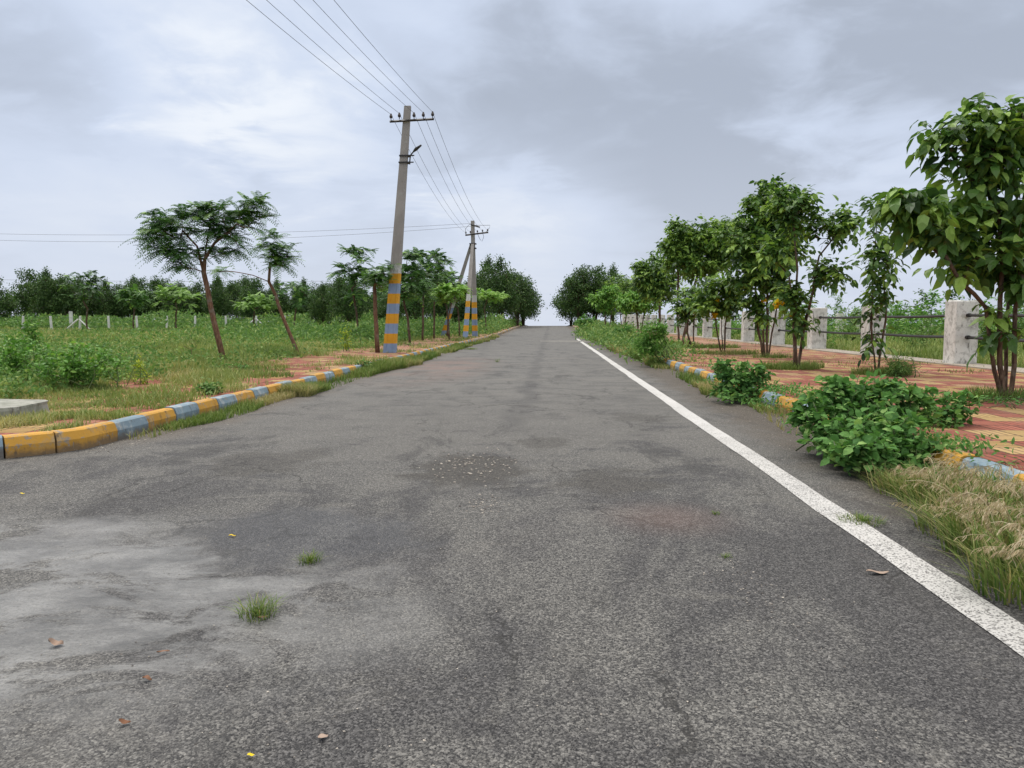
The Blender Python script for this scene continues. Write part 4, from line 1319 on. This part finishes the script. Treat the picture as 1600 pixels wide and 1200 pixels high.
yy = 17.5 + rng.random(n) ** .9 * 40
xx = 2.9 + rng.normal(0, .42, n) - np.clip(17.5 - yy * .0, 0, 0)
den = fbm(yy * .33, xx * .5, 83)
kp = rng.random(n) < np.clip((den - .30) * 5, .08, 1)
xx, yy, den = xx[kp], yy[kp], den[kp]; n = len(xx)
undergrowth(n, xx, yy, gz(yy) + .03 + rng.random(n) * np.clip(den - .18, 0, 1) * 1.25, .05 + yy * .0035, mat='leaf_weed', mu=.55)
# undergrowth at the crest on both sides of the road
for sx, x0 in ((-1, -4.3), (1, 3.2)):
    n = 5000
    yy = 52 + rng.random(n) * 60
    xx = x0 + sx * np.abs(rng.normal(0, 2.0, n))
    zz = gz(yy) + .05 + rng.random(n) ** 1.5 * (.3 + 1.0 * fbm(xx * .3, yy * .25, 47))
    mb = MB()
    add_leaves(mb, np.stack([xx, yy, zz], 1), unit(rng.normal(size=(n, 3)) + np.array((0, 0, .5))), rng.normal(size=(n, 3)) + np.array((0, 0, .7)), .28, .13, np.clip(rng.normal(.45, .2, n), 0, 1))
    tag(mb.build('undergrowth', M['leaf_weed']), kind='stuff')


# seeding grass clumps by the right kerb
def seed_clump(label, base, seed, n_st=60, h=.55, green=900, rad=.22, towards=(-1, -.4)):
    rng = np.random.default_rng(seed)
    t = thing('grass_clump', label, 'grass', tuple(base), 'seeding grass clumps at the right kerb')
    base = np.asarray(base, float)
    mb = MB()
    a = rng.uniform(0, 2 * PI, green); q = np.sqrt(rng.random(green)) * rad
    bp = base + np.stack([q * np.cos(a), q * np.sin(a), np.zeros(green)], 1)
    add_blades(mb, bp, h * rng.uniform(.25, .8, green), a + rng.normal(0, .7, green), rng.uniform(.1, 1.3, green), .008, np.clip(rng.normal(.55, .33, green), 0, 1), 3)
    mb.build('blades', M['verge'], t, loc=base)
    ms = mh = MB()
    tw = math.atan2(towards[1], towards[0])
    for k in range(n_st):
        an = tw + rng.normal(0, 1.2)
        d = np.array((math.cos(an), math.sin(an), 0))
        hh = h * rng.uniform(.6, 1.15); ln = hh * rng.uniform(.3, 1.0)
        tt = np.linspace(0, 1, 8)
        b0 = base + np.array((rng.normal(0, rad * .25), rng.normal(0, rad * .25), 0))
        pts = b0 + d * (ln * tt ** 1.6)[:, None] + np.array((0, 0, 1.0)) * (hh * (tt * 1.5 - .85 * tt ** 2.4))[:, None]
        ms.tube(pts, np.linspace(.0018, .001, 8), 3, cap=False, tint=rng.uniform(.2, .9))
        m_ = 20
        q = rng.uniform(.50, 1.0, m_)
        pp = np.stack([np.interp(q, tt, pts[:, j]) for j in range(3)], 1)
        tg = unit(pts[-1] - pts[-3])
        add_leaves(mh, pp, tg * .7 + rng.normal(0, .16, (m_, 3)) + np.array((0, 0, -.8)), rng.normal(size=(m_, 3)), .036, .0055, np.clip(rng.normal(.5, .2, m_), 0, 1))
    ms.build('stalks', M['straw'], t, loc=base)
    return t


cl_ = [((1478, 790), .42, 44, 'dry seeding grass clump below the big kerb bush'), ((1520, 835), .42, 50, 'straw coloured grass clump arching towards the white line'),
       ((1570, 870), .44, 50, 'dense dry grass clump left of the bottom right corner clump'), ((1632, 930), .46, 50, 'tall dry grass at the right edge nearest the camera'),
       ((1545, 790), .40, 36, 'green and straw grass clump in front of the brick paving'), ((1600, 820), .42, 40, 'leafy grass clump covering the blue kerb stone'), ((1425, 768), .26, 16, 'small grass clump touching the foot of the big kerb bush')]
for k, ((px, py), h_, n_, lab) in enumerate(cl_):
    g0 = G(px, py, 0)
    g0[0] = min(g0[0], 2.70)
    seed_clump(lab, g0, 200 + k, n_st=int(n_ * .6), h=h_ * .86, green=520, rad=.26)
D = 5.0
bush('leafy_bush', 'green leafy weed over the blue kerb stone at the right edge', (P(1590, 800, D)[0], D, .1), [BB(1590, 770, 44, 34, D, 70), BB(1560, 735, 24, 14, D, 14)], 109, ll=0.055, lw=0.03, per=8, nst=10, spread=.15)
D = 5.0
bush('leafy_bush', 'pale small-leaved weed under the big kerb bush', (P(1400, 770, D)[0], D, .0), [BB(1395, 757, 34, 14, D, 36)], 110, mat='leaf_weed', ll=0.05, lw=0.026, per=8, nst=8, spread=.1)


# small tufts growing in the asphalt
def tuft(label, px, py, r_, h_, n, seed, mat='verge'):
    rng = np.random.default_rng(seed)
    g0 = G(px, py, 0)
    mb = MB()
    a = rng.uniform(0, 2 * PI, n); q = rng.random(n) * r_
    bp = np.stack([q * np.cos(a), q * np.sin(a), np.zeros(n)], 1)
    add_blades(mb, bp, h_ * rng.uniform(.4, 1.2, n), a + rng.normal(0, .8, n), rng.uniform(.4, 1.4, n), .0035, np.clip(rng.normal(.35, .25, n), 0, 1), 3)
    o = mb.build('grass_tuft', M[mat])
    o.location = g0
    return tag(o, label, 'grass tuft', 'small tufts growing out of the asphalt')


tuft('green grass tuft with a brown leaf in the damp asphalt, nearest tuft', 405, 962, .075, .075, 170, 301)
tuft('small reddish grass tuft in the asphalt behind the nearest tuft', 484, 878, .055, .05, 120, 302)
tuft('flat weed patch touching the outer edge of the white line', 1348, 815, .12, .04, 320, 303)
tuft('tiny tuft in the middle of the road surface', 1134, 871, .03, .02, 40, 304)
tuft('faint green tuft in the road near the red dust', 1118, 803, .03, .02, 40, 305)
tuft('lone upright tuft far off in the carriageway', 776, 566, .08, .16, 50, 306)
tuft('faded tuft patch near the left gutter far off', 735, 546, .3, .10, 500, 307)


# fallen leaves and bits lying on the road
def fallen(label, px, py, size, mat, tint, seed, curl=.3, asp=.42, rz=None):
    rng = np.random.default_rng(seed)
    g0 = G(px, py, 0)
    mb = MB()
    a = rng.uniform(0, 6.28) if rz is None else rz
    ca, sa = math.cos(a), math.sin(a)
    n = 7; V = []
    for i in range(n):
        t = i / (n - 1)
        wv_ = math.sin(PI * min(1, t * .96 + .04)) ** .8 * asp
        zc2 = .008 + curl * size * (.12 * math.sin(t * 7 + seed) + .12)
        for s_ in (-1, 0, 1):
            x = (t - .5) * size; y = s_ * wv_ * size * .5
            V.append((x * ca - y * sa, x * sa + y * ca, max(.003, zc2 + abs(s_) * curl * size * .22 * math.sin(t * 4 + 1))))
    fs = []
    for i in range(n - 1):
        for s_ in (0, 1):
            fs.append((i * 3 + s_, i * 3 + s_ + 1, i * 3 + s_ + 4, i * 3 + s_ + 3))
    mb.add(V, fs, tint)
    o = mb.build('fallen_leaf', M[mat], smooth=True)
    o.location = g0
    return tag(o, label, 'leaf', 'fallen leaves on the road')


fallen('greyish curled dead leaf lying left of the white line', 1371, 897, .10, 'dryleaf', 1.0, 1, .25, .34, 0.1)
fallen('brown curled leaf in the silt at the left', 88, 1010, .045, 'dryleaf', .7, 2, 1.2, .8, 0.3)
fallen('thin reddish leaf in the silt right of the brown curled leaf', 255, 1022, .04, 'dryleaf', .2, 3, .5, .3, .6)
fallen('small dark brown leaf below the thin reddish one', 230, 1064, .03, 'dryleaf', .1, 4, .8, .6, 0)
fallen('small yellow leaf on dark asphalt at the left', 363, 839, .035, 'petal', .8, 5, .4, .5, .3)
fallen('tiny yellow leaf at the bottom edge', 392, 1184, .018, 'petal', .9, 6, .4, .7, .3)
fallen('tiny yellow leaf at the far left of the road', 35, 773, .03, 'petal', .9, 7, .4, .5, .1)
fallen('black curled leaf near the bottom left', 195, 1133, .032, 'dryleaf', .0, 8, .7, .6, .1)
fallen('orange brown leaf below the nearest grass tuft', 410, 968, .035, 'dryleaf', .15, 9, .6, .5, .7)
fallen('pale torn leaf on the asphalt near the bottom', 505, 1155, .028, 'dryleaf', 1.0, 10, .4, .8, .7)
# grit scattered over the road
rng = np.random.default_rng(17)


def chips(n, xf, yf, smin, smax, name='gravel'):
    ico = np.array([(1, 0, 0), (-1, 0, 0), (0, 1, 0), (0, -1, 0), (0, 0, .8), (0, 0, -.6)], float)
    fc = np.array([(0, 2, 4), (2, 1, 4), (1, 3, 4), (3, 0, 4), (2, 0, 5), (1, 2, 5), (3, 1, 5), (0, 3, 5)])
    x = xf; y = yf
    s = rng.uniform(smin, smax, n) * rng.uniform(.5, 1, n)
    V = ico[None] * rng.uniform(.55, 1.3, (n, 6, 1)) * s[:, None, None]
    a = rng.uniform(0, 6.28, n); c0, s0 = np.cos(a)[:, None], np.sin(a)[:, None]
    V = np.stack([V[:, :, 0] * c0 - V[:, :, 1] * s0, V[:, :, 0] * s0 + V[:, :, 1] * c0, V[:, :, 2] * .6], 2)
    V += np.stack([x, y, gz(y) + s * .25], 1)[:, None, :]
    mb = MB()
    mb.add(V.reshape(-1, 3), ((np.arange(n) * 6)[:, None, None] + fc[None]).reshape(-1, 3), np.repeat(rng.random(n) ** 1.5, 6))
    return tag(mb.build(name, M['chip']), kind='stuff')


n = 1500
yy = 1.3 + (12 ** rng.random(n) - 1) * 1.3
xx = rng.uniform(-1, 1, n) * yy * .75
ok = (xx > -3.9) & (xx < 2.7)
chips(int(ok.sum()), xx[ok], yy[ok], .002, .0055)
n = 260                                     # loose stones round the broken spot mid road
c0 = G(735, 725, 0)
chips(n, c0[0] + rng.normal(0, .16, n), c0[1] + rng.normal(0, .35, n), .006, .016)
c0 = G(755, 790, 0)
chips(90, c0[0] + rng.normal(0, .07, 90), c0[1] + rng.normal(0, .12, 90), .005, .012)
c0 = G(1185, 930, 0)
chips(120, c0[0] + rng.normal(0, .10, 120), c0[1] + rng.normal(0, .22, 120), .003, .008)
n = 1600                                    # along the kerbs
yy = 5.9 + (14 ** rng.random(n) - 1) * 1.2
sd2 = rng.random(n) < .5
xx = np.where(sd2, LK + .05 + np.abs(rng.normal(0, .22, n)), RK - .05 - np.abs(rng.normal(0, .3, n)))
chips(n, xx, yy, .003, .011)


# ------------------------------------------------------------------ concrete slab at the left
g0 = G(0, 655, PZ)
rng = np.random.default_rng(6)
mb = MB()
ring = [(-1.25, -.42), (-.6, -.46), (.22, -.44), (.31, -.3), (.24, .25), (.12, .38), (-.6, .42), (-1.25, .4)]
V = [(x + rng.normal(0, .012), y + rng.normal(0, .012), z) for z, k in ((-.03, 1), (.10, 1.0), (.13, .96)) for (x, y) in [(a * k, c * k) for a, c in ring]]
n = 8
fs = [(l * n + i, l * n + (i + 1) % n, (l + 1) * n + (i + 1) % n, (l + 1) * n + i) for l in range(2) for i in range(n)] + [tuple(range(2 * n, 3 * n))]
mb.add(V, fs)
o = mb.build('concrete_slab', M['slab'])
cpt = G(48, 640, PZ + .1)
o.location = (cpt[0] - .40, cpt[1] + .25, PZ)
tag(o, 'weathered grey concrete slab lying on the left pavement behind the yellow kerb', 'slab')
mb = MB()
for i in range(8):
    mb.box((-26 - i * 2.6, 62.5 + .1 * math.sin(i), .20), (2.55, .16, .36 if i > 1 else .24), mi=0)
for i in range(5):
    mb.box((-50 + i * 1.2, 61.8, .2), (1.0, .16, .42))
tag(mb.build('kerb_far', M['kerb_back']), kind='structure')

# ------------------------------------------------------------------ fences
t = thing('pillar_fence', 'whitewashed square pillars joined by two black rails along the right pavement', 'fence', (9.0, 12, PZ))
rng = np.random.default_rng(8)
pys = [12.40 + 4.43 * k for k in range(19)]
for k, y in enumerate(pys):
    mb = MB()
    z0 = float(gz(y)) + PZ - .02
    hw = .24
    lean = rng.normal(0, .006)
    prof = [(hw, 0), (hw * .995, .6), (hw * .99, 1.40), (hw * .93, 1.43)]
    V = []
    for (q, z) in prof:
        for (sx, sy) in ((-1, -1), (-.2, -1.01), (1, -1), (1, 1), (-1, 1), (-1.01, .1)):
            V.append((9.06 + sx * q + lean * z + rng.normal(0, .003), y + sy * q + rng.normal(0, .003), z0 + z + (rng.normal(0, .008) if z > 1.3 else 0)))
    fs = [(l * 6 + i, l * 6 + (i + 1) % 6, (l + 1) * 6 + (i + 1) % 6, (l + 1) * 6 + i) for l in range(3) for i in range(6)] + [tuple(range(18, 24))]
    mb.add(V, fs)
    mb.build('pillar', M['pillar'], t, loc=(9.0, 12, PZ))
    if k < len(pys) - 1:
        for hz in (.62, 1.10):
            if k == 3 and hz > 1: pass
            mb = MB()
            z1 = float(gz(pys[k + 1])) + PZ - .02
            a = np.array((9.06, y + .23, z0 + hz)); c = np.array((9.06, pys[k + 1] - .23, z1 + hz))
            tt = np.linspace(0, 1, 7)[:, None]
            pts = a + (c - a) * tt - np.array((0, 0, .02)) * np.sin(PI * tt)
            mb.tube(pts, .036, 6)
            mb.tube([a - (0, .01, 0), a + (0, .1, 0)], .045, 8); mb.tube([c - (0, .1, 0), c + (0, .01, 0)], .045, 8)
            mb.build('rail', M['steel'], t, loc=(9.0, 12, PZ))
# second, more distant pillar fence across the right field
t = thing('pillar_fence', 'distant whitewashed pillar row across the right field behind the shrubs', 'fence', (30, 58, .1))
for k, px in enumerate((1312, 1345, 1378, 1412, 1450, 1487, 1525, 1560)):
    mb = MB(); D = 52 + 1.0 * k
    q = P(px, 505, D)
    mb.box((q[0], D, .75 + .1), (.45, .4, 1.5)); mb.box((q[0], D, 1.62), (.40, .36, .04))
    mb.build('pillar', M['pillar'], t, loc=(30, 58, .1))

t = thing('wire_fence', 'row of slim white concrete posts with braced corner posts across the far left field', 'fence', (-40, 66, .1))
posts = [(35, 0), (80, 0), (124, 2), (170, 0), (214, 0), (260, 0), (304, 0), (353, 0), (400, 2), (446, 0), (491, 0), (537, 0), (590, 0), (634, 0), (683, 0), (722, 0)]
tops = []
for k, (px, br_) in enumerate(posts):
    D = 65 + k * .8
    q = P(px, 500, D); z0 = float(gz(D)) + .05
    mb = MB()
    ln = rng.normal(0, .03)
    h_ = 1.42
    V = []
    for (z, w_) in ((0, .085), (h_ - .03, .07), (h_, .05)):
        for (sx, sy) in ((-1, -1), (1, -1), (1, 1), (-1, 1)):
            V.append((q[0] + sx * w_ + ln * z, D + sy * w_, z0 + z))
    mb.add(V, [(l * 4 + i, l * 4 + (i + 1) % 4, (l + 1) * 4 + (i + 1) % 4, (l + 1) * 4 + i) for l in range(2) for i in range(4)] + [(8, 9, 10, 11)])
    mb.build('fence_post', M['post'], t, loc=(-40, 66, .1))
    tops.append((q[0], D, z0))
    if br_:
        for s_ in (-1, 1):
            mb = MB()
            mb.tube([(q[0] + s_ * 1.35, D - .25, z0), (q[0] + s_ * .06, D - .1, z0 + 1.12)], .07, 4)
            mb.build('brace', M['post'], t, loc=(-40, 66, .1))
q = P(111, 500, 70)
mb = MB(); mb.box((q[0], 70, 1.05), (.26, .2, 1.95)); mb.box((q[0], 70, 2.05), (.22, .17, .05))
mb.build('gate_post', M['post'], t, loc=(-40, 66, .1))
for hz in (.45, .85, 1.25):
    mb = MB()
    mb.tube([np.array(a) + (0, 0, hz) for a in tops], .006, 3, cap=False)
    mb.build('barbed_wire', M['wire'], t, loc=(-40, 66, .1))


# ------------------------------------------------------------------ power poles
def shaft(mb, base, top, w0, w1, bands=True, web=True, mats=(0, 1, 2, 3), z_top_band=2.25, band=.30):
    """prestressed concrete pole: rectangular flanges with a recessed web; painted bands at the foot"""
    base = np.asarray(base, float); top = np.asarray(top, float)
    L = top[2] - base[2]
    zs = [0]
    if bands:
        nb = int(round(z_top_band / band))
        zs += [band * (k + 1) for k in range(nb)] + [z_top_band + .42]
    zs += list(np.linspace(zs[-1], L, 8)[1:])
    for i, (za, zb) in enumerate(zip(zs[:-1], zs[1:])):
        mi = 3
        if bands and i < nb: mi = 1 if i % 2 == 0 else 0
        elif bands and i == nb: mi = 2
        rows = []
        for z in (za, zb):
            t_ = z / L
            c = base + (top - base) * t_
            w_ = w0 + (w1 - w0) * t_; d_ = w_ * .62
            rec = d_ * .24 if (web and .18 < z < 2.9) else 0.0
            h1, h2 = w_ / 2, w_ / 2 * .55
            ring = [(-h1, -d_), (-h2, -d_), (-h2 * .8, -d_ + rec), (h2 * .8, -d_ + rec), (h2, -d_), (h1, -d_), (h1, d_), (h2, d_), (h2 * .8, d_ - rec), (-h2 * .8, d_ - rec), (-h2, d_), (-h1, d_)]
            rows.append([(c[0] + x, c[1] + y * .5, c[2]) for x, y in ring])
        V = rows[0] + rows[1]
        fs = [(j, (j + 1) % 12, 12 + (j + 1) % 12, 12 + j) for j in range(12)]
        if i == len(zs) - 2: fs.append(tuple(range(12, 24)))
        mb.add(V, fs, mi=mi)


PM = [M['p_yellow'], M['p_blue'], M['p_white'], M['concrete']]


def insulator(t, loc, p):
    mb = MB()
    mb.tube([p, p + (0, 0, .05), p + (0, 0, .07), p + (0, 0, .11), p + (0, 0, .15), p + (0, 0, .19)], [.012, .012, .042, .05, .034, .02], 8)
    mb.build('insulator', M['porcelain'], t, loc=loc)


# near pole
pb = G(609, 551, PZ); D = pb[1]
ptop = P(637, 166, D)
t = thing('power_pole', 'leaning concrete power pole with yellow and blue bands, nearest on the left pavement', 'power pole', tuple(pb), 'banded concrete power poles')
mb = MB(); shaft(mb, pb - (0, 0, .02), ptop, .375, .19)
mb.build('shaft', PM, t, loc=pb)
a, c = P(609, 190, D - .12), P(678, 186, D - .12)
mb = MB()
mb.tube([a, c], .035, 4)
mb.build('crossarm', M['steel'], t, loc=pb)
arm1 = []
for px, py in ((611, 189), (624, 187.5), (647, 187), (661.5, 186.5), (676, 185.5)):
    p = P(px, py, D - .12) + (0, 0, .02)
    insulator(t, pb, p); arm1.append(p + (0, 0, .17))
for py in (244, 254.5):
    c = P(634 if py < 250 else 633, py, D)
    mb = MB(); mb.box(c - (0.02, 0, 0), (.32, .22, .035)); mb.box(c + (.19, -.08, 0), (.16, .03, .03))
    mb.build('clamp', M['steel'], t, loc=pb)
mb = MB()
mb.tube([P(640, 257, D - .15), P(641, 243, D - .18), P(647, 236, D - .3)], .02, 6)
lamp = mb.build('lamp_bracket', M['steel'], t, loc=pb)
mb = MB(); mb.tube([P(646, 237, D - .3), P(650, 233, D - .4), P(658, 227, D - .55)], [.025, .05, .025], 8)
mb.build('lamp_head', M['steel'], t, loc=pb)

# far pole with two struts
D2 = 46.0
pb2 = np.array((P(742, 515, D2)[0], D2, PZ + float(gz(D2)) - .02))
pt2 = P(738.5, 345, D2)
t = thing('power_pole', 'far power pole held by two slanted banded struts beside the road', 'power pole', tuple(pb2), 'banded concrete power poles')
mb = MB(); shaft(mb, pb2, pt2, .34, .22, band=.36, z_top_band=2.16); mb.build('shaft', PM, t, loc=pb2)
s1 = np.array((P(727, 520, D2 - 3)[0], D2 - 3.0, PZ)); s2 = np.array((P(692, 512, D2 + 1)[0], D2 + 1, PZ))
mb = MB(); shaft(mb, s1, P(738.5, 381, D2 - .2), .30, .18, band=.36, z_top_band=2.16); mb.build('strut', PM, t, loc=pb2)
mb = MB(); shaft(mb, s2, P(737, 380, D2 + .1), .30, .18, band=.36, z_top_band=1.8); mb.build('strut', PM, t, loc=pb2)
a, c = P(727, 367.5, D2 - .2), P(763, 363, D2 - .2)
mb = MB(); mb.tube([a, c], .05, 4); mb.build('crossarm', M['steel'], t, loc=pb2)
mb = MB(); mb.tube([P(738, 353, D2) - (.0, .6, 0), P(739, 353, D2) + (.35, .6, 0)], .05, 4); mb.build('crossarm', M['steel'], t, loc=pb2)
for py in (381, 388):
    mb = MB(); mb.box(P(739, py, D2), (.42, .36, .06)); mb.build('clamp', M['steel'], t, loc=pb2)
arm2 = []
for px, py in ((728, 367), (735, 366), (746, 365), (754, 364), (762, 363)):
    p = P(px, py, D2 - .2) + (0, 0, .02); insulator(t, pb2, p); arm2.append(p + (0, 0, .1))


# ------------------------------------------------------------------ wires
def sagline(a, c, sag, n=24):
    t_ = np.linspace(0, 1, n)[:, None]
    return a + (c - a) * t_ - np.array((0, 0, 1.0)) * sag * 4 * t_ * (1 - t_)


exits = (405, 432, 472, 500, 530)
order = ('first', 'second', 'third', 'fourth', 'rightmost')
for k in range(5):
    # the near span runs on over the camera's left shoulder to the pole before
    e = arm1[k]
    x_exit = P(exits[k], 0, 14.0)
    sp = x_exit + (x_exit - e) * .98
    back = np.array((e[0] + (x_exit[0] - e[0]) / (e[1] - 14.0) * 25, e[1] - 25, e[2] + .1))
    mid = sagline(back, e, 0.38)
    far_ = sagline(e, arm2[k], 0.50)
    mb = MB(); mb.tube(np.concatenate([mid, far_[1:]]), .006, 4, cap=False)
    o = mb.build('power_line', M['wire'])
    lab = 'overhead wire between the two poles, leftmost of the five' if k == 0 else 'overhead wire between the two poles, %s of the five%s' % (order[k], ' from the left' if k < 4 else '')
    tag(o, lab, 'wire', 'overhead wires along the road')
# wires leaving the far pole to the left
for k, (y0, ym, y1, lab) in enumerate(((352, 358, 349, 'upper wire running left across the sky from the far pole'), (353.5, 364, 353.5, 'lower wire running left across the sky from the far pole'))):
    a = P(736 + k * 2, y1, D2); z = P(-500, 345, 58)
    pts = []
    for t_ in np.linspace(0, 1, 40):
        px = 738 + (-420 - 738) * t_
        Dk = D2 + 12 * t_
        u = (px - 0) / 738.0
        py = np.interp(px, [-420, 0, 210, 460, 738], [330 + 4 * k, y0, (y0 + ym) / 2 + 3.5, ym + .5, y1])
        pts.append((px, Dk))
    A = P(738, y1, D2); C = P(-420, 344 + k * 3, D2 + 8)
    L = sagline(A, C, .9 + .3 * k, 40)
    mb = MB(); mb.tube(L, .008, 4, cap=False)
    tag(mb.build('power_line', M['wire']), lab, 'wire', 'wires crossing the left sky')
mb = MB(); mb.tube(sagline(P(-300, 430, 110), P(640, 438, 110), .5, 16), .02, 3, cap=False)
tag(mb.build('power_line', M['wire']), 'faint distant wire low over the left tree line', 'wire')
# jumper loops at the far pole
mb = MB(); mb.tube([P(728, 366, D2), P(727, 358, D2), P(733, 351, D2), P(745, 352, D2), P(766, 352, D2), P(764, 357, D2), P(759, 363, D2)], .012, 4)
mb.tube([P(746, 365, D2), P(750, 374, D2), P(753, 377, D2), P(756, 370, D2), P(754, 364, D2)], .012, 4)
tag(mb.build('jumper_cable', M['wire']), 'slack loops of cable tied round the top of the far pole', 'cable')
print('verts', sum(len(o.data.vertices) for o in COL.objects if o.type == 'MESH'))
